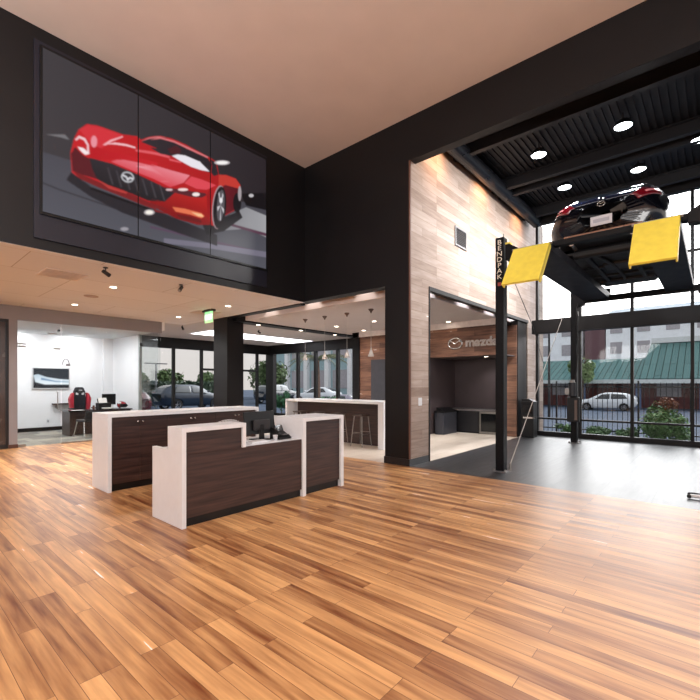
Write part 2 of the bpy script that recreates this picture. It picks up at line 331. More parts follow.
([(3.907,4.89),(3.903,4.878),(3.893,4.865),(3.877,4.852),(3.857,4.841),(3.835,4.832),(3.812,4.826),(3.793,4.824),(3.777,4.826),(3.767,4.832),(3.763,4.841),(3.767,4.852),(3.777,4.865),(3.793,4.878),(3.812,4.889),(3.835,4.898),(3.857,4.904),(3.877,4.907),(3.893,4.905),(3.903,4.899)],(255,238,236),(255,238,236),'v'),
([(3.687,4.898),(3.682,4.889),(3.669,4.878),(3.648,4.865),(3.622,4.853),(3.593,4.842),(3.564,4.833),(3.539,4.827),(3.519,4.825),(3.506,4.827),(3.501,4.833),(3.506,4.842),(3.519,4.853),(3.539,4.865),(3.564,4.878),(3.593,4.889),(3.622,4.898),(3.648,4.904),(3.669,4.906),(3.682,4.904)],(255,226,224),(255,226,224),'v'),
([(3.411,4.798),(3.408,4.792),(3.399,4.784),(3.386,4.776),(3.37,4.768),(3.351,4.76),(3.333,4.755),(3.317,4.752),(3.304,4.751),(3.296,4.753),(3.293,4.757),(3.296,4.764),(3.304,4.771),(3.317,4.78),(3.333,4.788),(3.351,4.795),(3.37,4.801),(3.386,4.804),(3.399,4.805),(3.408,4.803)],(230,200,204),(230,200,204),'v'),
([(1.973,5.017),(2.021,5.093),(2.101,5.09),(2.146,5.017),(2.154,4.894),(2.125,4.868),(2.125,4.997),(2.085,5.053),(2.024,5.058),(1.989,5.006)],(250,210,216),(250,210,216),'v'),
([(2.005,4.927),(2.081,4.937),(2.158,4.887),(2.101,4.849),(2.032,4.889)],(255,240,242),(255,240,242),'v'),
([(2.258,5.11),(2.256,5.082),(2.25,5.055),(2.24,5.031),(2.229,5.013),(2.216,5.004),(2.203,5.002),(2.191,5.01),(2.182,5.025),(2.176,5.047),(2.174,5.074),(2.176,5.102),(2.182,5.129),(2.191,5.152),(2.203,5.17),(2.216,5.18),(2.229,5.182),(2.24,5.174),(2.25,5.159),(2.256,5.137)],(240,150,162),(240,150,162),'v'),
([(3.405,4.506),(3.618,4.545),(3.94,4.567),(4.0,4.53),(3.94,4.475),(3.712,4.473),(3.465,4.446)],(236,120,84),(236,120,84),'v'),
([(3.744,4.524),(3.94,4.548),(3.98,4.511),(3.874,4.491)],(255,200,150),(255,200,150),'v'),
([(3.465,4.403),(3.712,4.443),(3.94,4.438),(3.94,4.389),(3.556,4.348)],(110,28,30),(110,28,30),'v'),
([(2.78,4.741),(2.767,4.714),(2.746,4.689),(2.719,4.67),(2.69,4.658),(2.66,4.654),(2.633,4.659),(2.612,4.672),(2.598,4.692),(2.592,4.716),(2.596,4.744),(2.609,4.771),(2.629,4.795),(2.655,4.815),(2.685,4.827),(2.714,4.831),(2.742,4.827),(2.764,4.814),(2.778,4.794),(2.784,4.769)],(200,200,206),(200,200,206),'v'),
([(2.762,4.742),(2.752,4.721),(2.735,4.702),(2.714,4.687),(2.69,4.678),(2.667,4.675),(2.645,4.679),(2.627,4.689),(2.615,4.704),(2.611,4.723),(2.613,4.743),(2.623,4.764),(2.64,4.783),(2.66,4.798),(2.684,4.807),(2.708,4.81),(2.73,4.807),(2.748,4.797),(2.76,4.782),(2.765,4.763)],(56,52,58),(56,52,58),'v'),
([(2.609,4.762),(2.676,4.753),(2.692,4.729),(2.722,4.76),(2.777,4.756),(2.767,4.728),(2.725,4.732),(2.687,4.679),(2.659,4.727),(2.613,4.734)],(220,220,226),(220,220,226),'v'),
([(4.525,5.702),(4.516,5.685),(4.492,5.662),(4.454,5.637),(4.407,5.612),(4.356,5.59),(4.305,5.572),(4.259,5.56),(4.223,5.556),(4.2,5.559),(4.192,5.569),(4.2,5.586),(4.223,5.608),(4.259,5.632),(4.305,5.656),(4.356,5.679),(4.407,5.698),(4.454,5.71),(4.492,5.716),(4.516,5.713)],(190,180,184),(190,180,184),'v'),
([(4.48,5.684),(4.474,5.673),(4.456,5.657),(4.428,5.64),(4.394,5.622),(4.356,5.606),(4.318,5.592),(4.284,5.583),(4.257,5.579),(4.24,5.58),(4.234,5.586),(4.24,5.597),(4.257,5.612),(4.284,5.629),(4.318,5.647),(4.356,5.663),(4.394,5.677),(4.428,5.687),(4.456,5.692),(4.474,5.691)],(255,252,250),(255,252,250),'v'),
([(3.107,4.322),(3.103,4.306),(3.091,4.29),(3.072,4.274),(3.048,4.26),(3.021,4.249),(2.995,4.244),(2.971,4.243),(2.952,4.247),(2.941,4.256),(2.936,4.269),(2.941,4.285),(2.952,4.301),(2.971,4.317),(2.995,4.331),(3.021,4.341),(3.048,4.347),(3.072,4.348),(3.091,4.344),(3.103,4.335)],(180,172,176),(180,172,176),'v'),
([(3.082,4.314),(3.079,4.304),(3.07,4.292),(3.057,4.282),(3.04,4.272),(3.021,4.265),(3.002,4.261),(2.986,4.26),(2.973,4.262),(2.964,4.268),(2.961,4.277),(2.964,4.287),(2.973,4.298),(2.986,4.309),(3.002,4.319),(3.021,4.326),(3.04,4.33),(3.057,4.331),(3.07,4.329),(3.079,4.323)],(255,250,240),(255,250,240),'v'),
([(2.701,3.935),(2.698,3.925),(2.69,3.915),(2.676,3.905),(2.659,3.896),(2.641,3.889),(2.622,3.885),(2.606,3.885),(2.593,3.888),(2.584,3.894),(2.581,3.902),(2.584,3.912),(2.593,3.922),(2.606,3.932),(2.622,3.941),(2.641,3.948),(2.659,3.952),(2.676,3.952),(2.69,3.949),(2.698,3.944)],(160,156,164),(160,156,164),'v'),
([(5.066,5.262),(5.063,5.251),(5.055,5.238),(5.042,5.227),(5.026,5.216),(5.008,5.209),(4.991,5.204),(4.975,5.204),(4.962,5.207),(4.954,5.214),(4.951,5.223),(4.954,5.235),(4.962,5.247),(4.975,5.259),(4.991,5.269),(5.008,5.277),(5.026,5.281),(5.042,5.282),(5.055,5.279),(5.063,5.272)],(200,196,200),(200,196,200),'v'),
]
# ------------------------------------------------------------------ palette
black_paint = pm('black_wall_paint', (13, 11, 13), .5, var=.08, scale=2, spec=.3)
bulk_paint = pm('charcoal_wall_paint', (17, 15, 17), .45, var=.06, scale=2, spec=.35)
black_metal = pm('black_powder_coat', (26, 26, 30), .35, metal=.0, var=.15, scale=12)
black_plastic = pm('black_plastic', (14, 14, 16), .4, var=.15, scale=20, spec=.35)
dark_frame = pm('dark_bronze_frame', (20, 18, 19), .5, var=.1, scale=5, spec=.3)
white_solid = pm('white_solid_surface', (218, 221, 225), .35, var=.02, scale=14, spec=.5)
white_paint = pm('white_wall_paint', (232, 232, 234), .7, var=.02, scale=3)
pink_paint = pm('warm_grey_paint', (134, 130, 134), .6, var=.03, scale=3)
tan_ceiling = planks('tan_ceiling_panels', [(206, 208, 216), (211, 213, 221), (216, 218, 226)], 2.4, 1.2, (0, 1), rough=.75, gap=.006, gapcol=(160, 156, 158), grain=.25, bump=.05, spec=.2)
beige_ceiling = pm('beige_ceiling_paint', (208, 190, 180), .8, var=.03, scale=2)
grey_ceiling = pm('pale_grey_ceiling', (188, 182, 182), .8, var=.03, scale=2)
deck_mat = None
chrome = pm('brushed_chrome', (205, 203, 200), .22, metal=1, var=.06, scale=30)
steel = pm('satin_steel', (150, 146, 142), .35, metal=.9, var=.08, scale=25)
grey_metal = pm('grey_metal', (120, 118, 120), .45, metal=.4, var=.1, scale=12)
wood_floor = planks('oak_plank_floor', [(112, 58, 26), (166, 98, 50), (200, 132, 74), (212, 148, 90), (230, 178, 120)], 1.2, .1, (1, 0), rough=.38, gap=.0015, gapcol=(100, 62, 38), grain=.85, bump=.03, spec=.5, coat=.1, streak=(.7, 9))
clad = planks('whitewashed_plank_cladding', [(128, 108, 96), (156, 138, 126), (168, 150, 139), (178, 162, 152)], 1.5, .16, (0, 2), rough=.6, gap=.003, gapcol=(124, 104, 92), grain=.6, bump=.08, spec=.3, streak=(1, 8))
red_wood = planks('red_brown_planks', [(66, 42, 34), (104, 68, 52), (128, 88, 68), (146, 106, 84)], 1.4, .16, (1, 2), rough=.45, gap=.002, gapcol=(50, 28, 20), grain=.8, bump=.15, streak=(1, 8))
wenge = planks('dark_wenge_laminate', [(32, 19, 17), (54, 33, 30), (67, 43, 39), (80, 54, 48)], 4, .9, (0, 2), rough=.38, gap=.0, gapcol=(30, 20, 18), grain=.9, bump=.05, streak=(.8, 14))
wenge_y = planks('dark_wenge_side', [(36, 24, 22), (52, 36, 34), (66, 46, 42), (76, 54, 50)], 4, .9, (1, 2), rough=.4, gap=.0, gapcol=(30, 20, 18), grain=.9, bump=.05, streak=(.8, 14))
dark_tile = planks('dark_porcelain_tile', [(32, 31, 33), (38, 37, 40), (44, 43, 45)], 1.2, .6, (0, 1), rough=.36, gap=.007, gapcol=(8, 8, 9), grain=.3, bump=.25, spec=.85, coat=.15)
white_tile = planks('cream_stone_tile', [(196, 180, 164), (208, 194, 180), (218, 206, 192)], .6, .3, (0, 1), rough=.3, gap=.003, gapcol=(168, 152, 138), grain=.4, bump=.05)
carpet = planks('grey_carpet_tile', [(96, 96, 94), (120, 119, 114), (146, 142, 132), (166, 160, 148)], .5, .5, (0, 1), rough=.9, gap=.001, gapcol=(90, 90, 88), grain=.3, bump=.4, spec=.1, streak=(2, 2))
yellow = pm('yellow_ramp_paint', (250, 230, 92), .45, var=.06, scale=9, bump=.1)
clear = glass('clear_window_glass', refl=.6)
greenish = glass('pale_green_glass', (247, 249, 249), .7)
lens_w = em('warm_lamp_lens', (255, 236, 214), 9)
lens_c = em('cool_lamp_lens', (244, 250, 255), 18)

# ------------------------------------------------------------------ setting
XD, YW, YS, ZC, ZL, XF, YO = 6.52, 4.2, 7.0, 6.4, 3.36, 13.1, 12.45   # dark wall, clad wall, screen wall, ceilings, facade, office front
struct('floor', MB().box(-7, XD, -9, 12.6, -.2, 0).box(5.86, XD, 12.6, 16.7, -.2, 0), wood_floor)
struct('floor_dark_tile', MB().box(XD, XF, -9, YW, -.2, 0), dark_tile)
struct('floor_cream_tile', MB().box(XD, XF, YW, 16.7, -.2, 0), white_tile)
struct('floor_office_carpet', MB().box(-1, 5.86, 12.6, 16.45, -.2, 0), carpet)
# high ceiling of the showroom
struct('ceiling', MB().box(-7, XD+.25, -9, YS+.2, ZC, ZC+.15), beige_ceiling)
# black exposed deck over the lift bay: ribbed sheet
def rib_deck():
    mb = MB(); y = -9.0
    while y < YW+.1:
        mb.box(XD+.25, XF+.1, y, y+.06, 6.55, 6.60); mb.box(XD+.25, XF+.1, y+.06, y+.12, 6.58, 6.63); y += .12
    return mb
deck = pm('black_steel_deck', (16, 16, 20), .6, var=.12, scale=4)
struct('ceiling_bay_deck', rib_deck(), deck)
for i, x in enumerate((8.25, 10.3, 10.75, 12.55)):
    struct('ceiling_beam', MB().box(x-.06, x+.06, -9, YW, 6.28, 6.31).box(x-.012, x+.012, -9, YW, 6.31, 6.55).box(x-.06, x+.06, -9, YW, 6.52, 6.55), pm('dusty_black_steel', (21, 21, 26), .6, var=.1, scale=6))
struct('trim_duct', MB().frust((XD+.3, 3.98, 6.33), (XF, 3.98, 6.33), .16, .16, 20), pm('black_duct', (18, 19, 24), .3, var=.1, scale=4))
# bulkhead wall that carries the screen
struct('wall_left', MB().box(-7, XD, YS, YS+.2, ZL, ZC), bulk_paint)
# dark wall on the right of the corner, with header over the bar and over the bay arch
struct('wall_center', MB().box(XD, XD+.25, 4.76, YS+.2, ZL+.02, ZC+.2).box(XD, XD+.68, YW+.012, 4.76, 0, ZC+.2).box(XD, XD+.18, -9, YW+.012, 5.6, ZC+.2), black_paint)
struct('trim_header', MB().box(XD, XD+.2, YS+.2, 10.12, ZL-.02, ZL+.12), black_paint)
struct('baseboard_pillar', MB().box(XD-.015, XD+.7, YW-.005, 4.775, 0, .13), black_metal)
struct('trim_pillar_corner', MB().box(XD-.008, XD+.03, YW-.008, YW+.02, .13, 5.6), pm('copper_trim', (96, 62, 48), .5))
# low ceiling, left
struct('ceiling_low', MB().box(-7, XD, YS+.2, YO+.1, ZL, ZL+.1).box(-7, XD, YS+.006, YS+.2, ZL-.004, ZL-.001), tan_ceiling)
# rear lounge ceiling, bar ceiling
struct('ceiling_lounge', MB().box(5.75, XF, 10.35, 16.7, 3.4, 3.5).box(5.75, 7.0, 9.9, 10.35, 3.41, 3.5), grey_ceiling)
struct('ceiling_bar', MB().box(7.02, XF-.1, 4.45, 9.95, 3.3, 3.38), grey_ceiling)
struct('trim_bar_fascia', MB().box(7.0, 7.03, 4.45, 9.95, 3.3, 3.85).box(XD+.25, 7.03, 4.8, 9.95, 3.85, 3.88), beige_ceiling)
struct('trim_vestibule_fascia', MB().box(7.2, 12.95, 4.42, 4.45, 3.3, 3.85).box(7.2, 12.95, 4.3, 4.45, 3.85, 3.88), grey_ceiling)
struct('trim_black_soffit', MB().box(XD+.2, XF, 9.95, 10.35, 3.26, 3.42), black_paint)
# clad wall with the vestibule opening
struct('wall_right', MB().box(XD+.03, 7.2, YW-.001, YW+.1, .13, ZC).box(7.2, XF+1.35, YW-.001, YW+.1, 3.4, ZC+.2).box(12.97, XF+1.35, YW-.001, YW+.1, 0, 3.4), clad)
struct('trim_opening', MB().box(7.19, 12.97, YW-.02, YW+.1, 3.33, 3.41).box(7.19, 7.225, YW-.015, YW+.12, 0, 3.36), dark_frame)
struct('wall_vestibule_jamb', MB().box(12.2, 12.97, YW+.03, YW+.25, 0, 3.33), black_paint)
struct('wall_vestibule_return', MB().box(12.15, 12.2, YW+.05, 4.75, 0, 3.2), red_wood)
# vestibule back: band with sign, alcove
struct('wall_sign_band', MB().box(11.2, 11.3, 4.3, 6.5, 2.31, 3.13), red_wood)
struct('trim_sign_band', MB().box(11.15, 11.3, 4.3, 9.5, 3.13, 3.3), pm('white_moulding', (214, 204, 198), .5))
chp = pm('charcoal_panel', (70, 60, 62), .5, var=.1, scale=3)
struct('wall_alcove', MB().box(11.0, 12.8, 6.45, 6.55, 0, 2.31), chp)
struct('wall_alcove_back', MB().box(12.73, 12.8, 4.25, 6.45, 0, 3.3), chp)
struct('ceiling_alcove', MB().box(11.3, 12.73, 4.3, 6.45, 2.305, 2.33), chp)
# bar back wall of planks
struct('wall_bar_back', MB().box(11.2, 11.3, 6.5, 9.25, 0, 3.13), red_wood)
struct('wall_bar_end', MB().box(11.15, 11.45, 9.25, 9.55, 0, 3.3).box(11.3, XF, 9.4, 9.55, 0, 3.4), black_paint)
d = sroot('door_1', (11.19, 8.1, 0))
MB().box(11.14, 11.2, 7.4, 8.72, 0, 2.33).build('door_leaf', pm('dark_grey_door', (60, 60, 66), .4), d)
MB().frust((11.1, 7.55, 1.0), (11.1, 7.55, 1.25), .012, .012, 10).build('door_handle', chrome, d)
# square black column between bar and counter
struct('wall_column', MB().box(XD, 7.05, 10.12, 10.8, 0, 3.42), black_paint)
# office front
struct('wall_office_header', MB().box(-7, 5.8, YO, YO+.12, 3.03, ZL).box(2.2, 2.36, YO, YO+.12, 0, 3.03), pink_paint)
struct('baseboard_office', MB().box(2.19, 2.37, YO-.012, YO+.13, 0, .09), pm('brown_base', (78, 48, 38), .5))
struct('wall_office_back', MB().box(-1, 5.82, 16.4, 16.5, 0, 3.4), white_paint)
struct('wall_office_side', MB().box(5.8, 5.88, 14.1, 16.4, 0, 3.4), white_paint)
struct('wall_office_lintel', MB().box(5.8, 5.88, YO, 14.1, 3.12, 3.4), white_paint)
struct('wall_office_end', MB().box(-1, -.9, YO+.12, 16.4, 0, 3.4), white_paint)
struct('wall_office_pilaster', MB().box(5.5, 5.8, 16.25, 16.4, 0, 3.12), white_paint)
struct('ceiling_office', MB().box(-1, 5.8, YO+.12, 16.4, 3.12, 3.2), pm('office_ceiling', (206, 208, 210), .8, var=.02))
struct('baseboard_office_back', MB().box(-.9, 5.5, 16.38, 16.4, 0, .12), black_plastic)
d = sroot('door_2', (1.5, YO, 0))
MB().box(.2, 2.2, YO+.03, YO+.08, .1, 3.0).build('door_leaf', pm('smoked_dark_panel', (64, 54, 52), .25, var=.15, scale=4, coat=.3), d)
MB().box(.2, 2.2, YO+.02, YO+.1, 0, .1).box(.2, 2.2, YO+.02, YO+.1, 2.95, 3.03).box(2.14, 2.2, YO+.02, YO+.1, .1, 2.95).build('door_frame', black_metal, d)
# ---- glazed fronts
def mullion_window(name, frame, panes, mat=clear):
    r = sroot(name, (0, 0, 0))
    frame.build('window_frame', dark_frame, r)
    for p in panes: MB().box(*p).build('window_pane', mat, r)
    return r
f = MB(); panes = []
ys = [3.97]+[2.83-1.22*k for k in range(10)]
for y in ys: f.box(XF-.05, XF+.08, y-.035, y+.035, 0, 6.25)
y0, y1 = ys[-1], 4.1
f.box(XF-.1, XF+.12, y0, y1, 3.0, 3.4); f.box(XF-.06, XF+.08, y0, y1, 0, .13); f.box(XF-.03, XF+.06, y0, y1, .48, .53)
f.box(XF-.08, XF+.1, y0, y1, 6.22, 6.6); f.box(XF-.02, XF+.06, y0, y1, 4.72, 4.78)
for a, b in zip(ys, ys[1:]):
    panes += [(XF+.01, XF+.018, b+.035, a-.035, .53, 3.0), (XF+.01, XF+.018, b+.035, a-.035, .13, .48), (XF+.01, XF+.018, b+.035, a-.035, 3.4, 4.72), (XF+.01, XF+.018, b+.035, a-.035, 4.78, 6.22)]
mullion_window('window_1', f, panes)
f = MB(); panes = []; YB = 16.7
xs = [6.9, 8.26, 9.5, 10.75, 12.42, 13.1]
for x in xs: f.box(x-.05, x+.05, YB-.05, YB+.08, 0, 2.97)
f.box(9.5, 12.42, YB-.04, YB+.06, 2.11, 2.2); f.box(6.9, 13.1, YB-.05, YB+.06, 0, .12); f.box(5.8, 13.1, YB-.08, YB+.1, 2.97, 3.5)
for a, b in zip(xs, xs[1:]):
    if 9.4 < a < 12.4: panes += [(a+.05, b-.05, YB, YB+.01, .12, 2.11), (a+.05, b-.05, YB, YB+.01, 2.2, 2.97)]
    else: panes += [(a+.05, b-.05, YB, YB+.01, .12, 2.97)]
mullion_window('window_2', f, panes)
struct('wall_back', MB().box(5.8, 6.9, YB, YB+.1, 0, 3.0), white_paint)
f = MB(); panes = []
ys = [16.45, 14.53, 13.37, 12.03, 11.1]
f.box(XF-.12, XF+.1, 16.2, 16.75, 0, 2.97)
for y in ys[1:]: f.box(XF-.05, XF+.08, y-.07, y+.07, 0, 2.97)
f.box(XF-.08, XF+.1, 9.5, 16.75, 2.97, 3.5); f.box(XF-.05, XF+.08, 9.5, 16.75, 0, .12); f.box(XF-.05, XF+.1, 9.5, 11.05, 0, 3.0)
for a, b in zip([16.2]+ys[1:-1], ys[1:]): panes.append((XF, XF+.01, b+.07, a-.07, .12, 2.97))
mullion_window('window_3', f, panes)

# ------------------------------------------------------------------ camera
cam = bpy.data.cameras.new('camera'); co = bpy.data.objects.new('camera', cam); COL.objects.link(co)
cam.sensor_width = 36; cam.lens = 420/700*36; cam.shift_y = 34.5/700; cam.clip_end = 400
yaw = math.radians(40.9)
co.location = (0, 0, 1.5)
co.rotation_euler = Vector((math.cos(yaw), math.sin(yaw), 0)).to_track_quat('-Z', 'Y').to_euler()
SC.camera = co
# ------------------------------------------------------------------ video wall
vw = thing('video_wall', 'giant three-panel screen on the bulkhead showing a red sports coupe', 'screen', (3.48, 6.99, 5))
MB().box(1.5, 5.42, 6.965, 7.0, 3.5, 6.2).build('mounting_panel', pm('navy_backing_panel', (24, 24, 36), .4, var=.06, scale=3), vw)
MB().box(1.56, 5.40, 6.935, 6.965, 3.83, 6.14).build('housing', black_plastic, vw)
pic = picture_mat('screen_picture', .72)
for k in range(3):
    a = 1.58+k*1.267
    dsp = MB().box(a+.004, a+1.263, 6.93, 6.937, 3.86, 6.11).build('display', black_plastic, vw)
    picture('display_image', a+.008, a+1.259, 3.866, 6.104, 6.928, PIC, 110, 190, pic, dsp)

# ------------------------------------------------------------------ reception desk
D = thing('reception_desk', 'near reception desk of dark wood with stepped white ends, monitor on top', 'desk', (3.4, 4.15, 0))
MB().prism([(4.15, 0), (4.15, 1.05), (4.46, 1.05), (4.46, .8), (4.83, .8), (4.83, 0)], 'x', 2.14, 2.19).build('side_panel', white_solid, D, .003)
MB().box(2.19, 2.93, 4.15, 4.46, 1.0, 1.05).box(2.88, 2.93, 4.15, 4.46, .765, 1.0).build('transaction_ledge', white_solid, D, .003)
MB().box(2.19, 2.88, 4.175, 4.2, .76, 1.0).box(2.19, 3.83, 4.175, 4.2, .095, .765).build('front_panel', wenge, D)
MB().box(2.17, 3.83, 4.205, 4.21, .0, .095).build('toe_kick', black_plastic, D)
MB().box(2.17, 3.83, 4.2, 4.83, .735, .775).build('worktop', white_solid, D)
MB().box(3.2, 3.82, 4.3, 4.8, .05, .735).build('drawer_pedestal', wenge, D)
MB().box(3.83, 3.89, 4.15, 4.75, 0, 1.05).box(3.89, 4.65, 4.15, 4.75, 1.0, 1.05).build('end_block_top', white_solid, D, .003)
MB().box(4.59, 4.65, 4.15, 4.75, 0, 1.0).build('end_panel', white_solid, D, .003)
MB().box(3.89, 4.59, 4.185, 4.21, .1, 1.0).box(3.89, 4.59, 4.66, 4.7, .1, 1.0).build('end_block_panel', wenge, D)
MB().box(3.89, 4.59, 4.215, 4.235, 0, .1).build('toe_kick', black_plastic, D)
# monitor
m = thing('computer_monitor', 'black monitor seen from behind on the reception desk', 'monitor', (3.41, 4.52, .775))
MB().hexa([(3.17, 4.50, .85), (3.65, 4.50, .85), (3.65, 4.53, .85), (3.17, 4.53, .85), (3.17, 4.54, 1.145), (3.65, 4.54, 1.145), (3.65, 4.57, 1.145), (3.17, 4.57, 1.145)]).build('screen_housing', black_plastic, m, .006)
MB().box(3.28, 3.54, 4.475, 4.51, .9, 1.04).build('rear_cover', pm('matt_black_shell', (30, 27, 30), .5), m, .01)
MB().box(3.38, 3.44, 4.47, 4.5, .78, .98).build('stand_neck', black_plastic, m, .004)
MB().box(3.30, 3.52, 4.42, 4.62, .775, .787).build('stand_base', black_plastic, m, .004)
MB().tube([(3.36, 4.47, .93), (3.33, 4.43, .84), (3.3, 4.4, .785)], .006).build('cable', black_plastic, m)
k = thing('keyboard', 'white keyboard lying under the monitor on the reception desk', 'keyboard', (3.22, 4.33, .775))
MB().box(3.10, 3.36, 4.27, 4.40, .775, .79).build('key_tray', white_solid, k, .003)
MB().box(3.12, 3.34, 4.28, 4.39, .79, .797).build('keys', pm('pale_keys', (206, 206, 208), .5), k)
p = thing('desk_phone', 'black desk phone with angled keypad beside the monitor', 'phone', (3.66, 4.4, .775))
MB().prism([(4.3, .775), (4.5, .775), (4.5, .87), (4.47, .875), (4.3, .80)], 'x', 3.55, 3.76).build('phone_base', black_plastic, p, .006)
MB().tube([(3.59, 4.33, .83), (3.59, 4.38, .862), (3.59, 4.46, .90), (3.59, 4.5, .905)], [.022, .016, .016, .022], 10).build('handset', black_plastic, p, 0, True)
MB().hexa([(3.64, 4.455, .872), (3.755, 4.455, .872), (3.755, 4.475, .872), (3.64, 4.475, .872), (3.645, 4.50, .945), (3.76, 4.50, .945), (3.76, 4.515, .945), (3.645, 4.515, .945)]).build('display', pm('grey_display', (52, 56, 60), .2), p, .003)
MB().box(3.65, 3.75, 4.33, 4.43, .826, .835).xf(Matrix.Translation((0, 0, 0))).build('keypad', pm('grey_keys', (96, 96, 98), .5), p)
pp = thing('paper_stack', 'loose white papers behind the monitor on the reception desk', 'papers', (3.28, 4.68, .775))
for q, (a, b, z) in enumerate(((3.12, 4.62, .775), (3.16, 4.64, .781))):
    MB().box(a, a+.3, b, b+.18, z, z+.005).build('sheet', pm('paper_white', (236, 234, 230), .7), pp)
cu = thing('paper_cup', 'small white cup standing between monitor and phone', 'cup', (3.5, 4.32, .775))
MB().lathe([(.024, .775), (.032, .84), (.034, .842), (.030, .84), (.022, .785), (.001, .785)], (3.5, 4.32, 0), 18).build('cup_body', white_solid, cu, 0, True)
# ------------------------------------------------------------------ task chair behind the desk
def star_base(t, r, mat, cx=0, cy=0):
    for i in range(5):
        a = 2*PI*i/5+.3
        MB().tube([(cx, cy, .10), (cx+r*.5*math.cos(a), cy+r*.5*math.sin(a), .09), (cx+r*math.cos(a), cy+r*math.sin(a), .07)], [.03, .024, .016], 8).build('base_arm', mat, t, local=True)
        MB().lathe([(.001, -.014), (.03, -.014), (.03, .014), (.001, .014)], (cx+r*math.cos(a), cy+r*math.sin(a), .032), 12, 'y').build('caster', black_plastic, t, local=True)
    MB().frust((cx, cy, .08), (cx, cy, .42), .028, .022, 12).build('gas_lift', black_plastic, t, local=True)
tc = thing('task_chair', 'office chair with pale grey mesh back behind the reception desk', 'chair', (3.2, 5.25, 0), rz=0)
star_base(tc, .3, black_plastic)
MB().box(-.25, .25, -.25, .25, .43, .5).build('seat', pm('charcoal_fabric', (58, 58, 62), .9), tc, .03, local=True)
mb = MB()
for i in range(13):
    a = (i-6)/6; x0 = a*.24
    mb.box(x0-.019, x0+.019, -.27-.05*(1-a*a), -.25-.05*(1-a*a), .56, 1.03-.07*a*a)
mb.build('backrest', pm('pale_grey_mesh', (178, 176, 176), .8), tc, .004, local=True)
MB().tube([(0, -.2, .45), (0, -.33, .55), (0, -.34, .75)], .02).build('back_stem', black_plastic, tc, local=True)
for sx in (-1, 1):
    MB().tube([(sx*.25, 0, .47), (sx*.3, 0, .52), (sx*.3, 0, .66)], .015).box(min(sx*.27, sx*.33), max(sx*.27, sx*.33), -.12, .12, .66, .69).build('armrest', black_plastic, tc, local=True)
# ------------------------------------------------------------------ back counter
B = thing('back_counter', 'long counter with dark wood doors and white waterfall ends behind reception desk', 'counter', (3.5, 6.32, 0))
MB().box(2.19, 2.24, 6.31, 6.92, 0, 1.04).build('side_panel', white_solid, B, .003)
MB().box(4.68, 4.73, 6.31, 6.92, 0, 1.04).build('side_panel', white_solid, B, .003)
MB().box(2.19, 4.73, 6.31, 6.92, 1.04, 1.09).build('countertop', white_solid, B, .003)
MB().box(2.22, 4.68, 6.36, 6.9, .1, 1.04).build('cabinet_body', wenge, B)
MB().box(2.22, 4.68, 6.38, 6.4, 0, .1).build('toe_kick', black_plastic, B)
w = 2.46/6
for i in range(6):
    a = 2.22+i*w
    dr_ = MB().box(a+.002, a+w-.002, 6.338, 6.358, .105, 1.03).build('door', wenge, B)
    kx = a+w-.035 if i % 2 == 0 else a+.035
    MB().lathe([(.004, 6.338), (.006, 6.325), (.014, 6.318), (.012, 6.312), (.001, 6.311)], (kx, 0, .965), 12, 'y').build('knob', chrome, dr_, 0, True)
# ------------------------------------------------------------------ bar table, stools, pendants
T = thing('bar_table', 'high bar table with white waterfall frame and dark middle panel', 'table', (8.15, 7.4, 0))
MB().box(7.75, 8.6, 5.70, 9.12, 1.04, 1.1).build('tabletop', white_solid, T, .003)
MB().box(7.75, 8.6, 5.70, 5.86, 0, 1.04).build('end_panel', white_solid, T, .003)
MB().box(7.75, 8.6, 9.05, 9.12, 0, 1.04).build('end_panel', white_solid, T, .003)
MB().box(8.15, 8.2, 5.86, 9.05, 0, 1.04).build('middle_panel', wenge_y, T)
def stool(loc, label):
    s = thing('bar_stool', label, 'stool', loc, group='metal stools along the bar table')
    MB().box(-.155, .155, -.155, .155, .735, .765).build('seat', pm('dark_stool_seat', (70, 58, 54), .45), s, .012, local=True)
    for sx in (-1, 1):
        for sy in (-1, 1):
            MB().tube([(sx*.12, sy*.12, .735), (sx*.18, sy*.18, .0)], .011, 8).build('leg', steel, s, local=True)
    f = lambda z: .12+.06*(1-z/.735)
    for z, ax in ((.30, 0), (.34, 1)):
        a = f(z)
        for q in (-1, 1):
            P = [(-a, q*a, z), (a, q*a, z)] if ax == 0 else [(q*a, -a, z), (q*a, a, z)]
            MB().tube(P, .008, 6).build('footrest_bar', steel, s, local=True)
    return s
s0 = stool((7.92, 6.5, 0), 'metal bar stool nearest the black pillar, under the bar table')
for y, lb in ((7.27, 'second metal bar stool from the black pillar'), (8.02, 'third metal bar stool from the black pillar'), (8.68, 'metal bar stool by the window end of the bar table')):
    again(s0, (7.92, y, 0), lb)
def pendant(loc, label):
    s = thing('pendant_lamp', label, 'pendant lamp', loc, group='clear glass pendants over the bar')
    MB().lathe([(.065, 3.3), (.065, 3.285), (.02, 3.23), (.012, 3.2)], n=18).xf(Matrix.Translation((0, 0, -3.3))).build('canopy', pm('bronze_canopy', (84, 70, 66), .35, metal=.5), s, 0, 'auto', local=True)
    MB().frust((0, 0, -.1), (0, 0, -.92), .004, .004, 6).build('cord', pm('pale_cord', (190, 186, 182), .5), s, local=True)
    MB().frust((0, 0, -.92), (0, 0, -.99), .018, .022, 12).build('socket', steel, s, local=True)
    MB().lathe([(.024, -.97), (.04, -1.02), (.075, -1.12), (.078, -1.13), (.072, -1.12), (.036, -1.02), (.020, -.97)], n=20, cap=False).build('glass_shade', frosted('pendant_glass', (236, 234, 232), .42), s, 0, True, local=True)
    MB().ball((0, 0, -1.04), .02, .02, .028).build('bulb', em('bulb_glow', (255, 240, 220), 1.2), s, 0, True, local=True)
    return s
p0 = pendant((7.9, 6.18, 3.3), 'glass pendant lamp closest to the black pillar')
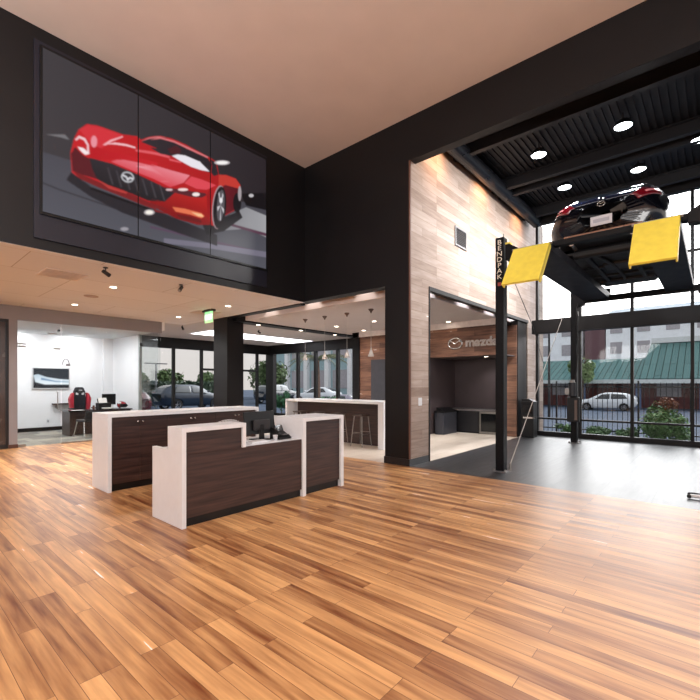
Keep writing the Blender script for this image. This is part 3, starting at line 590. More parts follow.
for y, lb in ((6.97, 'second glass pendant lamp from the black pillar'), (7.75, 'third glass pendant lamp from the black pillar'), (8.5, 'glass pendant lamp farthest from the black pillar')):
    again(p0, (7.93, y, 3.3), lb)

# ------------------------------------------------------------------ ceiling fittings
def downlight(loc, label, r=.058, lens=lens_w, group='recessed downlights', name='recessed_light'):
    t = thing(name, label, 'ceiling light', loc, group=group)
    MB().lathe([(r, .012), (r+.022, -.004), (r+.022, -.008), (r, -.006)], n=24, cap=False).build('trim_ring', white_solid, t, 0, True, local=True)
    MB().lathe([(.001, -.005), (r+.01, -.005)], n=24).build('lens', lens, t, local=True)
    return t
dl = downlight((3.1, 8.66, ZL), 'recessed light in the tan ceiling nearest the square vent')
again(dl, (3.19, 11.23, ZL), 'recessed light in the tan ceiling by the office header')
again(dl, (5.65, 11.15, ZL), 'recessed light in the tan ceiling above the left windows')
again(dl, (5.63, 8.7, ZL), 'recessed light in the tan ceiling beyond the exit sign')
for loc, lb in (((9.56, 8.84, 3.3), 'downlight in the bar ceiling behind the pendants, left of the pair'), ((9.48, 7.3, 3.3), 'downlight in the bar ceiling beside the last pendant, higher one'), ((10.85, 8.8, 3.3), 'downlight in the bar ceiling close to the plank wall'),
                ((10.95, 5.75, 3.3), 'downlight in the vestibule ceiling above the wall emblem'), ((11.7, 4.95, 2.305), 'small downlight under the plank band in the alcove')):
    again(dl, loc, lb)
for x, lb in ((7.59, 'downlight in the black soffit nearest the column'), (9.28, 'middle downlight in the black soffit'), (10.9, 'downlight in the black soffit near the plank wall')):
    again(dl, (x, 10.15, 3.26), lb)
spk = thing('ceiling_speaker', 'round flush speaker in the tan ceiling between two lights', 'speaker', (3.11, 9.89, ZL))
MB().lathe([(.12, .002), (.135, -.004), (.135, -.01), (.12, -.008)], n=28, cap=False).build('rim', pm('speaker_grey', (150, 128, 120), .6), spk, local=True)
MB().lathe([(.001, -.012), (.06, -.010), (.12, -.006)], n=28).build('grille', pm('speaker_mesh', (170, 152, 146), .8, bump=.4), spk, local=True)
def vent(loc, label, s):
    t = thing('ceiling_vent', label, 'vent', loc)
    MB().box(-s, s, -s, s, -.012, 0).build('frame', pm('vent_frame', (214, 204, 200), .5), t, local=True)
    mb = MB()
    for i in range(6):
        y = -s+.05+i*(2*s-.1)/5.
        mb.hexa([(-s+.03, y-.03, -.017), (s-.03, y-.03, -.017), (s-.03, y-.025, -.017), (-s+.03, y-.025, -.017), (-s+.03, y+.02, -.012), (s-.03, y+.02, -.012), (s-.03, y+.025, -.012), (-s+.03, y+.025, -.012)])
    mb.build('louver', pm('vent_louver', (196, 184, 180), .5), t, local=True)
vent((2.18, 8.32, ZL), 'square louvered vent in the tan ceiling under the big screen', .3)
vent((5.74, 9.9, ZL), 'square vent in the tan ceiling behind the exit sign', .28)
def track(loc, aim, label, drop=.12):
    t = thing('spotlight', label, 'spotlight', loc)
    t.scale = (.72, .72, .72)
    MB().frust((0, 0, 0), (0, 0, -.02), .05, .05, 16).build('mount', black_metal, t, local=True)
    MB().frust((0, 0, -.02), (0, 0, -drop), .012, .012, 8).build('stem', black_metal, t, local=True)
    a = Vector(aim).normalized(); c = Vector((0, 0, -drop))
    MB().frust(c-a*.07, c+a*.10, .04, .048, 16).build('lamp_head', black_metal, t, 0, 'auto', local=True)
    MB().frust(c+a*.10, c+a*.103, .04, .04, 16).build('lens', pm('dim_lens', (120, 116, 110), .2), t, local=True)
track((2.5, 7.3, ZL), (.7, .2, -.3), 'small black spotlight under the tan ceiling beneath the red car')
track((3.85, 7.5, ZL), (-.5, -.3, -.6), 'small black spotlight under the tan ceiling near its middle', .1)
track((6.6, 12.75, 3.4), (.1, -.4, -.7), 'small black spotlight on the grey lounge ceiling left of the column', .14)
track((9.0, 12.0, 3.4), (.5, -.4, -.5), 'small black spotlight on the grey lounge ceiling right of the column', .1)
# exit sign
ex = thing('exit_sign', 'green glowing exit sign hanging from the tan ceiling', 'exit sign', (5.6, 9.5, 0))
MB().box(5.54, 5.66, 9.28, 9.72, 3.31, ZL).build('mount', black_plastic, ex, .004)
MB().box(5.595, 5.605, 9.32, 9.68, 3.04, 3.31).build('sign_plate', em('exit_green_glow', (70, 205, 110), 1.1), ex)
tm = text_mesh('EXIT', .17, .003, .003)
MB().mesh(tm).xf(Matrix.Translation((5.590, 9.5, 3.17)) @ Matrix.Rotation(-PI/2, 4, 'Z') @ Matrix.Rotation(PI/2, 4, 'X')).build('sign_letters', em('exit_letter_glow', (214, 255, 222), 1.6), ex)
# linear light in the lounge ceiling
ll = thing('linear_light', 'long bright rectangular light in the lounge ceiling', 'ceiling light', (10.3, 13.9, 3.4))
MB().box(7.85, 12.8, 13.15, 14.7, 3.385, 3.4).build('frame', white_solid, ll)
MB().box(7.9, 12.75, 13.2, 14.65, 3.38, 3.385).build('diffuser', em('panel_diffuser', (250, 250, 255), 3.2), ll)
# bay lights
def highbay(loc, label):
    t = thing('bay_light', label, 'ceiling light', loc, group='round lamps under the black deck')
    MB().frust((0, 0, .27), (0, 0, .1), .01, .01, 6).build('hanger', black_metal, t, local=True)
    MB().lathe([(.05, .12), (.11, .10), (.155, .02), (.16, 0), (.145, 0), (.14, .015)], n=24).build('housing', black_metal, t, 0, 'auto', local=True)
    MB().lathe([(.001, .008), (.14, .008)], n=24).build('lens', lens_c, t, local=True)
    return t
hb = highbay((9.2, 2.76, 6.28), 'round bay lamp above the lift post with lettering')
for loc, lb in (((11.13, 2.74, 6.28), 'round bay lamp deeper in the bay, left of the lifted car'), ((11.28, 1.27, 6.28), 'round bay lamp right above the lifted car'), ((10.7, .2, 6.28), 'round bay lamp at the right end of the black deck'), ((9.2, 1.27, 6.28), 'round bay lamp high over the rear of the lifted car')):
    again(hb, loc, lb)
# ------------------------------------------------------------------ vestibule
sg = thing('wall_sign', 'silver winged oval emblem and lowercase lettering on plank band', 'sign', (11.19, 5.0, 2.68))
mb = MB(); P = []
for i in range(33):
    a = 2*PI*i/32; P.append((11.165, 5.65+.215*math.cos(a), 2.685+.15*math.sin(a)))
mb.tube(P, .022, 8); mb.build('emblem_ring', chrome, sg, 0, True)
mb = MB()
W = [(.20, .02), (.135, .07), (.055, .03), (0, -.02)]
mb.tube([(11.165, 5.65+a, 2.685+b) for a, b in W]+[(11.165, 5.65-a, 2.685+b) for a, b in W[::-1][1:]], .016, 8)
mb.build('emblem_wings', chrome, sg, 0, True)
tm = text_mesh('mazda', .33, .018, .016)
MB().mesh(tm).xf(Matrix.Translation((11.17, 4.86, 2.68)) @ Matrix.Rotation(-PI/2, 4, 'Z') @ Matrix.Rotation(PI/2, 4, 'X') @ Matrix.Scale(1.12, 4, (1, 0, 0))).build('lettering', chrome, sg)
bc = thing('alcove_counter', 'low dark counter along the back of the alcove', 'counter', (12.4, 5.4, 0))
MB().box(12.2, 12.72, 4.76, 6.44, .68, .74).build('countertop', pm('grey_worktop', (96, 92, 92), .35), bc, .003)
MB().box(12.24, 12.72, 5.42, 6.44, 0.05, .68).build('cabinet_body', black_metal, bc)
MB().box(12.27, 12.72, 5.42, 6.44, 0, .05).build('toe_kick', black_plastic, bc)
fr = thing('mini_fridge', 'small glass fronted fridge with silver frame under the alcove counter', 'fridge', (12.4, 5.1, 0))
MB().box(12.26, 12.7, 4.8, 5.38, .02, .67).build('cabinet', black_plastic, fr)
dd = MB().box(12.21, 12.26, 4.8, 4.84, .02, .67).box(12.21, 12.26, 5.34, 5.38, .02, .67).box(12.21, 12.26, 4.84, 5.34, .62, .67).box(12.21, 12.26, 4.84, 5.34, .02, .08).build('door_frame', steel, fr)
MB().box(12.225, 12.24, 4.84, 5.34, .08, .62).build('door_glass', pm('dark_fridge_glass', (20, 22, 24), .08), dd)
wb = thing('waste_bin', 'waist-high dark grey bin standing against the alcove side wall', 'bin', (11.6, 6.2, 0))
MB().box(11.25, 12.1, 6.07, 6.36, 0, .66).build('bin_body', pm('slate_plastic', (50, 52, 60), .4), wb, .01)
MB().box(11.23, 12.12, 6.05, 6.38, .66, .70).build('rim', black_plastic, wb, .005)
MB().prism([(6.07, .70), (6.34, .70), (6.34, .8), (6.28, .8)], 'x', 11.3, 12.05).build('flap_hood', black_plastic, wb, .006)
pc = thing('equipment_pedestal', 'slim black floor cabinet with silver strip by the bay window', 'cabinet', (12.4, 3.95, 0))
MB().box(12.26, 12.6, 3.82, 4.16, 0, 1.02).build('cabinet_body', black_plastic, pc, .008)
MB().prism([(3.84, 1.02), (4.15, 1.02), (4.15, 1.09), (3.95, 1.09)], 'x', 12.28, 12.58).build('sloped_top', black_plastic, pc, .005)
MB().box(12.245, 12.26, 3.84, 4.10, .54, .585).box(12.27, 12.58, 3.808, 3.82, .54, .585).build('silver_strip', chrome, pc)
MB().box(12.247, 12.26, 3.86, 4.12, .68, .95).build('front_door', pm('gloss_black', (14, 14, 16), .12), pc, .004)
va = thing('wall_vent', 'dark slotted vent high on the pale plank wall', 'vent', (8.55, 4.2, 4.7))
MB().box(8.27, 8.82, 4.175, 4.199, 4.49, 4.53).box(8.27, 8.82, 4.175, 4.199, 4.87, 4.91).box(8.27, 8.31, 4.175, 4.199, 4.53, 4.87).box(8.78, 8.82, 4.175, 4.199, 4.53, 4.87).build('frame', grey_metal, va)
mb = MB()
for i in range(9):
    z = 4.54+i*.037; mb.hexa([(8.31, 4.176, z), (8.78, 4.176, z), (8.78, 4.18, z), (8.31, 4.18, z), (8.31, 4.192, z+.03), (8.78, 4.192, z+.03), (8.78, 4.196, z+.03), (8.31, 4.196, z+.03)])
mb.build('louver', pm('vent_dark', (70, 68, 70), .5, metal=.3), va)
sw = thing('light_switch', 'white switch plate on the plank face of the black pillar', 'switch', (6.86, 4.2, 1.17))
MB().box(6.80, 6.92, 4.185, 4.199, 1.1, 1.25).build('plate', white_solid, sw, .003)
MB().box(6.84, 6.88, 4.178, 4.186, 1.14, 1.21).build('rocker', white_solid, sw, .003)
# ------------------------------------------------------------------ office
of = thing('office_desk', 'dark wood desk in the white office', 'desk', (4.6, 14.4, 0))
MB().box(3.84, 5.6, 14.05, 14.85, .70, .74).build('desktop', pm('espresso_top', (40, 32, 32), .25), of, .004)
MB().box(3.88, 3.94, 14.1, 14.82, 0, .70).build('end_panel', wenge_y, of)
MB().box(5.5, 5.56, 14.1, 14.82, 0, .70).build('end_panel', wenge_y, of)
MB().box(3.94, 5.5, 14.14, 14.17, .03, .70).build('modesty_panel', wenge, of)
g = thing('gaming_chair', 'red and black racing style office chair behind the office desk', 'chair', (4.56, 15.25, 0), rz=PI+.12)
red_fab = pm('red_vinyl', (176, 38, 54), .4); blk_fab = pm('black_vinyl', (30, 30, 36), .45)
g.scale = (1.02, 1.02, 1.04); star_base(g, .33, black_plastic)
MB().box(-.26, .26, -.24, .28, .44, .55).build('seat', blk_fab, g, .04, local=True)
MB().prism([(-.17, .55), (.17, .55), (.19, 1.0), (.17, 1.12), (.17, 1.22), (.11, 1.36), (-.11, 1.36), (-.17, 1.22), (-.17, 1.12), (-.19, 1.0)], 'y', -.30, -.20).build('backrest', blk_fab, g, .03, local=True)
for sx in (-1, 1):
    MB().prism([(sx*.18, .55), (sx*.27, .58), (sx*.30, .82), (sx*.32, 1.0), (sx*.25, 1.17), (sx*.18, 1.2), (sx*.19, 1.04)], 'y', -.28, -.13).build('bolster', red_fab, g, .03, local=True)
    MB().prism([(sx*.05, 1.12), (sx*.12, 1.13), (sx*.115, 1.2), (sx*.05, 1.17)], 'y', -.205, -.19).build('shoulder_cutout', white_solid, g, 0, local=True)
    MB().box(min(sx*.29, sx*.37), max(sx*.29, sx*.37), -.12, .14, .70, .735).frust((sx*.31, 0, .48), (sx*.33, 0, .7), .018, .018, 8).build('armrest', blk_fab, g, .01, local=True)
MB().box(-.11, .11, -.20, -.16, 1.22, 1.31).build('headrest_pillow', blk_fab, g, .02, local=True)
MB().box(-.05, .05, -.162, -.158, 1.25, 1.28).build('headrest_stitching', pm('silver_thread', (180, 180, 184), .5), g, local=True)
gc = thing('guest_chair', 'dark guest chair with slanted chrome legs before the office desk', 'chair', (4.22, 13.62, 0), rz=.15)
MB().box(-.25, .25, -.25, .22, .44, .5).build('seat', blk_fab, gc, .02, local=True)
MB().hexa([(-.24, -.27, .5), (.24, -.27, .5), (.24, -.23, .5), (-.24, -.23, .5), (-.23, -.36, .74), (.23, -.36, .74), (.23, -.32, .74), (-.23, -.32, .74)]).build('backrest', blk_fab, gc, .015, local=True)
for sx in (-1, 1):
    MB().tube([(sx*.22, .18, .44), (sx*.27, .3, 0.01)], .014).build('leg', chrome, gc, local=True)
    MB().tube([(sx*.22, -.2, .44), (sx*.26, -.3, 0.01)], .014).build('leg', chrome, gc, local=True)
tv = thing('wall_television', 'small wall television with a pale blue swoosh picture in the office', 'television', (3.99, 16.38, 1.68))
MB().box(3.47, 4.50, 16.34, 16.39, 1.36, 2.05).build('frame', pm('silver_bezel', (186, 186, 188), .4), tv)
TVP = [([(3.4, 1.3), (4.6, 1.3), (4.6, 2.1), (3.4, 2.1)], (34, 40, 48), (46, 54, 62), 'v'),
       ([(3.5, 1.8), (3.62, 1.83), (3.85, 1.74), (4.2, 1.68), (4.48, 1.66), (4.48, 1.5), (4.2, 1.5), (3.8, 1.5), (3.55, 1.58)], (196, 212, 226), (240, 246, 252), 'v'),
       ([(3.5, 1.56), (3.8, 1.48), (4.2, 1.47), (4.48, 1.47), (4.48, 1.38), (3.5, 1.38)], (30, 34, 42), (24, 28, 34), 'v'),
       ([(3.7, 1.72), (4.1, 1.62), (4.48, 1.6), (4.48, 1.57), (4.1, 1.58), (3.7, 1.65)], (120, 150, 180), (150, 176, 200), 'h')]
picture('screen', 3.5, 4.47, 1.39, 2.02, 16.337, TVP, 60, 40, picture_mat('tv_picture', .9), tv)
sh = thing('wall_ledge', 'short dark ledge fixed to the office wall behind the racing chair', 'shelf', (4.25, 16.3, .86))
MB().box(4.0, 4.62, 16.15, 16.39, .84, .88).build('ledge_board', wenge, sh, .003)
MB().box(4.1, 4.13, 16.3, 16.39, .74, .84).build('bracket', grey_metal, sh); MB().box(4.5, 4.53, 16.3, 16.39, .74, .84).build('bracket', grey_metal, sh)
mo = thing('computer_monitor', 'dark monitor standing on the office desk', 'monitor', (5.1, 14.62, .74))
MB().box(4.90, 5.3, 14.6, 14.63, .86, 1.2).build('screen_housing', black_plastic, mo, .004)
MB().box(5.07, 5.13, 14.63, 14.66, .75, 1.0).build('stand_neck', black_plastic, mo); MB().box(4.98, 5.22, 14.56, 14.74, .74, .752).build('stand_base', black_plastic, mo)
pr = thing('desktop_printer', 'black desktop printer with white sheets on the office desk', 'printer', (4.86, 14.36, .74))
MB().box(4.68, 5.03, 14.22, 14.5, .74, .93).build('printer_body', black_plastic, pr, .012)
MB().hexa([(4.72, 14.42, .93), (5.0, 14.42, .93), (5.0, 14.44, .93), (4.72, 14.44, .93), (4.72, 14.5, 1.06), (5.0, 14.5, 1.06), (5.0, 14.52, 1.06), (4.72, 14.52, 1.06)]).build('paper_tray', black_plastic, pr)
MB().hexa([(4.74, 14.40, .93), (4.98, 14.40, .93), (4.98, 14.415, .93), (4.74, 14.415, .93), (4.74, 14.48, 1.08), (4.98, 14.48, 1.08), (4.98, 14.49, 1.08), (4.74, 14.49, 1.08)]).build('paper', pm('paper_white', (236, 234, 230), .7), pr)
MB().box(4.76, 4.98, 14.05, 14.24, .76, .79).build('output_sheet', pm('paper_white', (236, 234, 230), .7), pr)
hm = thing('helmet', 'red, black and white helmet resting on the office desk', 'helmet', (5.4, 14.38, .74))
MB().ball((5.4, 14.38, .85), .14, .16, .115, 20, 12).build('shell', pm('helmet_red', (150, 34, 44), .2, coat=.5), hm, 0, True)
MB().prism([(5.27, .8), (5.33, .78), (5.48, .78), (5.53, .82), (5.5, .88), (5.3, .88)], 'y', 14.205, 14.26).build('visor', pm('visor_dark', (22, 22, 26), .1), hm, .01)
MB().ball((5.3, 14.3, .91), .05, .06, .03).build('white_stripe', white_solid, hm, 0, True)
MB().box(5.33, 5.47, 14.22, 14.3, .742, .775).build('chin_guard', white_solid, hm, .01)
cn = thing('drink_can', 'brown drink can standing on the office desk', 'can', (4.58, 14.35, .74))
MB().lathe([(.028, .74), (.033, .75), (.033, .85), (.026, .862), (.001, .862)], (4.58, 14.35, 0), 16).build('can_body', pm('can_brown', (110, 66, 56), .35, metal=.5), cn, 0, 'auto')
sp_ = thing('paper_sheet', 'white sheet of paper at the left end of the office desk', 'paper', (4.1, 14.2, .74))
MB().box(3.95, 4.25, 14.08, 14.28, .74, .743).build('sheet', pm('paper_white', (236, 234, 230), .7), sp_)
ol = thing('wall_outlet', 'white power outlet low on the office wall', 'outlet', (3.9, 16.4, .31))
MB().box(3.86, 3.94, 16.388, 16.4, .25, .37).build('plate', white_solid, ol); MB().box(3.885, 3.915, 16.384, 16.389, .28, .3).box(3.885, 3.915, 16.384, 16.389, .32, .34).build('socket', grey_metal, ol)
# frameless glass front with patch fittings
gd = thing('glass_door', 'frameless glass office door with steel patch fittings', 'glass door', (2.9, YO+.06, 0))
MB().box(2.37, 3.24, YO+.05, YO+.062, .03, 2.42).build('glass_leaf', greenish, gd)
MB().box(2.37, 2.53, YO+.035, YO+.077, 2.39, 2.43).build('patch_fitting', steel, gd); MB().box(3.1, 3.24, YO+.035, YO+.077, 2.38, 2.42).build('patch_fitting', steel, gd)
MB().box(2.37, 2.53, YO+.035, YO+.077, .01, .07).build('patch_fitting', steel, gd)
MB().tube([(3.16, YO+.03, .9), (3.16, YO-.02, .92), (3.16, YO-.02, 1.3), (3.16, YO+.03, 1.32)], .012).build('pull_handle', steel, gd)
gt = thing('glass_transom', 'clear glass panel above the frameless office door', 'glass panel', (2.8, YO+.06, 2.7))
MB().box(2.37, 3.24, YO+.05, YO+.062, 2.44, 3.02).build('glass_pane', greenish, gt)
MB().box(2.37, 2.53, YO+.035, YO+.077, 2.455, 2.49).build('patch_fitting', steel, gt); MB().box(2.96, 3.16, YO+.035, YO+.077, 2.76, 2.79).build('patch_fitting', steel, gt)
MB().frust((3.2, YO+.03, 2.86), (3.2, YO+.08, 2.86), .03, .03, 12).build('standoff', black_metal, gt)
gp = thing('glass_partition', 'tall fixed glass pane of the office front right of the glass door', 'glass panel', (4.5, YO+.06, 0))
MB().box(3.27, 5.78, YO+.05, YO+.062, .03, 3.02).build('glass_pane', greenish, gp)
MB().box(3.26, 5.78, YO+.04, YO+.072, 0, .03).build('floor_channel', steel, gp)
MB().tube([(3.28+.075*(1-math.cos(PI*q/8)), YO+.045, 2.0+.15*math.sin(PI*q/8)) for q in range(9)], .012, 8).box(3.35, 3.45, YO+.03, YO+.05, 1.97, 2.03).build('arched_latch', grey_metal, gp)
gs = thing('glass_partition', 'glass side pane of the office facing the left windows', 'glass panel', (5.83, 13.3, 0))
MB().box(5.83, 5.842, 12.8, 14.1, .03, 3.1).build('glass_pane', greenish, gs)
MB().box(5.82, 5.852, 12.6, 14.1, 0, .03).build('floor_channel', steel, gs)
MB().frust((5.8, 13.95, 2.79), (5.87, 13.95, 2.79), .05, .05, 14).build('standoff', black_metal, gs)
MB().box(5.79, 5.87, 14.0, 14.1, 0, 3.12).build('edge_channel', pm('pale_aluminium', (176, 182, 182), .35, metal=.5), gs)
# ------------------------------------------------------------------ four post lift
LF = thing('car_lift', 'black four-post car lift with raised runways and yellow ramps', 'car lift', (9.5, 1.36, 0))
lift_blk = pm('lift_black', (15, 15, 18), .5, var=.15, scale=10, spec=.15)
run_col = pm('lift_runway_grey', (28, 29, 36), .5, var=.08, scale=5, spec=.2)
for px, py, lead in ((7.2, 2.775, True), (11.9, 2.70, False), (7.19, -.03, False), (11.9, .02, False)):
    post = MB().box(px-.08, px+.08, py-.07, py+.07, .02, 4.02).box(px-.088, px-.08, py-.07, py-.045, .02, 4.0).box(px-.088, px-.08, py+.045, py+.07, .02, 4.0).build('post', lift_blk, LF, .004)
    MB().box(px-.11, px+.11, py-.12, py+.12, 0, .02).build('base_plate', grey_metal, post)
    for bx in (-.09, .095):
        for by in (-.1, .1):
            MB().frust((px+bx, py+by, .02), (px+bx, py+by, .05), .016, .016, 6).build('anchor_bolt', steel, post)
    MB().frust((px+.02, py-.03, 4.02), (px+.02, py-.03, 4.1), .01, .01, 8).build('stud', steel, post)
    if lead:
        z = 3.93
        for ch in 'BENDPAK':
            tm = text_mesh(ch, .115, .003)
            MB().mesh(tm).xf(Matrix.Translation((px-.09, py, z)) @ Matrix.Rotation(-PI/2, 4, 'Z') @ Matrix.Rotation(PI/2, 4, 'X') @ Matrix.Scale(1.15, 4, (1, 0, 0))).build('letter', pm('letter_cream', (226, 220, 206), .5), post); z -= .098
        MB().box(px-.088, px-.085, py-.03, py+.03, 3.19, 3.25).build('red_mark', pm('mark_red', (150, 60, 52), .5), post)
for bx, z0, z1 in ((7.2, 3.69, 3.775), (11.9, 3.55, 3.68)):
    MB().box(bx-.06, bx+.06, .06, 2.68, z0, z1).build('crossbeam', lift_blk, LF, .004)
    for y0, y1 in ((2.46, 2.67), (.03, .26)):
        s = 1 if y0 > 1 else -1
        a, b = (y1, y0) if s > 0 else (y0, y1)
        MB().prism([(a, z0-.08), (a, z1+.10), (a-(a-b)*.3, z1+.10), (b, z1), (b, z0-.05)], 'x', bx-.09, bx+.09).build('beam_yoke', lift_blk, LF, .004)
        MB().box(bx-.10, bx+.02, min(a, a-(a-b)*.35), max(a, a-(a-b)*.35), z1+.10, z1+.125).build('slide_block', yellow, LF)
for y0, y1 in ((1.92, 2.47), (.33, .83)):
    rw = MB().box(7.0, 12.05, y0, y1, 3.60, 3.66).box(7.0, 12.05, y0, y0+.025, 3.66, 3.74).box(7.0, 12.05, y1-.025, y1, 3.66, 3.74).build('runway', run_col, LF, .003)
    MB().box(7.3, 11.8, y0+.04, y1-.04, 3.66, 3.70).build('tread_plate', grey_metal, rw)
    MB().box(11.95, 12.05, y0, y1, 3.70, 3.86).build('wheel_stop', lift_blk, rw)
    # approach ramp hanging from the near end
    rp = MB().hexa([(6.40, y0-.0, 3.04), (6.40, y1, 3.04), (6.44, y1, 3.02), (6.44, y0, 3.02), (6.92, y0, 3.70), (6.92, y1, 3.70), (6.96, y1, 3.68), (6.96, y0, 3.68)]).build('ramp', yellow, LF, .004)
    for e in (y0, y1-.02):
        MB().hexa([(6.42, e, 3.03), (6.42, e+.02, 3.03), (6.50, e+.02, 3.0), (6.50, e, 3.0), (6.95, e, 3.70), (6.95, e+.02, 3.70), (7.03, e+.02, 3.66), (7.03, e, 3.66)]).build('ramp_flange', yellow, rp)
    MB().frust((6.96, y0-.03, 3.7), (6.96, y1+.03, 3.7), .018, .018, 10).build('hinge_pin', steel, rp)
# power unit on the far post
pu = MB().box(11.74, 11.83, 2.56, 2.84, .55, 1.18).build('hydraulic_tank', black_plastic, LF, .01)
MB().frust((11.77, 2.72, 1.2), (11.77, 2.72, 1.55), .085, .085, 18).build('motor', pm('motor_grey', (38, 38, 42), .35, metal=.4), pu, .004)
MB().frust((11.77, 2.72, 1.55), (11.77, 2.72, 1.62), .07, .05, 18).build('motor_cap', steel, pu)
MB().box(11.7, 11.82, 2.78, 2.88, 1.25, 1.4).build('valve_block', steel, pu, .004)
MB().tube([(11.8, 2.66, 1.6), (11.78, 2.62, 1.9), (11.8, 2.6, 2.4), (11.8, 2.62, 3.0), (11.8, 2.6, 3.55)], .016).build('hydraulic_hose', black_plastic, pu)
MB().box(11.73, 11.74, 2.6, 2.66, .6, 1.1).build('level_strip', pm('pale_strip', (96, 78, 70), .5), pu)
al = thing('air_line', 'thin pale line running slanting up from the lettered post', 'cable', (7.3, 2.62, .2))
MB().tube([(7.3, 2.66, .12), (8.4, 2.62, 1.2), (10.75, 2.52, 3.6)], .008, 6).build('hose', pm('pale_hose', (176, 170, 164), .5), al)
MB().frust((7.3, 2.66, .0), (7.3, 2.66, .14), .02, .02, 8).build('floor_fitting', steel, al)
dc = thing('slack_cable', 'thin dark cable hanging from the yellow ramp beside the lettered post', 'cable', (7.1, 2.4, 3.2))
MB().tube([(6.95, 2.5, 3.55), (7.05, 2.5, 3.2), (8.4, 2.62, 2.6), (9.86, 2.87, 2.0), (10.6, 2.95, 1.78)], .005, 6).build('cable', black_plastic, dc)
fb = thing('anchor_bracket', 'small floor bracket with dark bolts and white bar at far right', 'bracket', (7.22, .2, 0))
MB().frust((7.12, .235, .035), (7.12, -.3, .035), .022, .022, 10).build('white_bar', white_solid, fb)
MB().ball((7.17, .24, .045), .026).build('bolt_head', black_plastic, fb, 0, True); MB().ball((7.09, .245, .03), .026).build('bolt_head', black_plastic, fb, 0, True)
MB().frust((7.18, .235, .06), (7.18, -.3, .06), .01, .01, 8).build('dark_rod', black_plastic, fb)

# ------------------------------------------------------------------ cars
def crom(P, t):
    n = len(P)-1; i = min(int(t), n-1); f = t-i
    p0, p1, p2, p3 = P[max(i-1, 0)], P[i], P[i+1], P[min(i+2, n)]
    return .5*((2*p1)+(p2-p0)*f+(2*p0-5*p1+4*p2-p3)*f*f+(3*p1-p0-3*p2+p3)*f**3)
class CarBody:
    """tab rows: x, z_sill, z_mid, z_belt, z_roof, w_sill, w_mid, w_belt, w_roof (half widths)"""
    def __init__(s, tab):
        s.t = np.array(tab, float)
    def row(s, x):
        xs = s.t[:, 0]; i = int(np.clip(np.searchsorted(xs, x)-1, 0, len(xs)-2)); f = (x-xs[i])/(xs[i+1]-xs[i])
        def tang(k):
            a, b = max(k-1, 0), min(k+1, len(xs)-1); return (s.t[b]-s.t[a])/(xs[b]-xs[a])
        h = xs[i+1]-xs[i]; m0, m1 = tang(i)*h, tang(i+1)*h
        d = s.t[i+1]-s.t[i]
        for k in range(1, 9):     # keep it monotone
            if abs(d[k]) < 1e-6: m0[k] = m1[k] = 0
            else:
                m0[k] = d[k]*np.clip(m0[k]/d[k], 0, 3); m1[k] = d[k]*np.clip(m1[k]/d[k], 0, 3)
        return (2*f**3-3*f*f+1)*s.t[i]+(f**3-2*f*f+f)*m0+(-2*f**3+3*f*f)*s.t[i+1]+(f**3-f*f)*m1
    def pt(s, x, v, side):
        _, zs, zm, zb, zr, ws, wm, wb, wr = s.row(x)
        C = np.array([(0, zs), (.8*ws, zs), (ws, zs+.07), (wm, zm), (wb, zb), (wr, zr-.05*min(1, (zr-zb)*3+.1)), (wr*.6, zr-.006), (0, zr)])
        p = crom(C, v); return np.array((x, side*max(p[0], 0), p[1]))
    def patch(s, x0, x1, v0, v1, side, nx, nv, off_=0.0, fx=None):
        """fx(v)->(x0,x1) lets the ends slope"""
        V = []
        for j in range(nv+1):
            v = v0+(v1-v0)*j/nv; a, b = (x0, x1) if fx is None else fx((v-v0)/(v1-v0))
            for i in range(nx+1):
                x = a+(b-a)*i/nx; p = s.pt(x, v, side)
                if off_:
                    e = .004; du = s.pt(min(x+e, s.t[-1, 0]), v, side)-s.pt(max(x-e, 0), v, side); dv = s.pt(x, min(v+.01, 7), side)-s.pt(x, max(v-.01, 0), side)
                    n = np.cross(du, dv)*(-side); L = np.linalg.norm(n); 
                    if L > 1e-9: p = p-n/L*off_*(1 if np.dot(n, (0, side, .6)) < 0 else -1)
                V.append(p)
        F = [(j*(nx+1)+i, j*(nx+1)+i+1, (j+1)*(nx+1)+i+1, (j+1)*(nx+1)+i) for j in range(nv) for i in range(nx)]
        return V, F
def addVF(mb, V, F, keep=None):
    vs = [mb.bm.verts.new(tuple(p)) for p in V]
    for f in F:
        if keep is None or keep(np.mean([V[i] for i in f], axis=0)): mb.bm.faces.new([vs[i] for i in f])
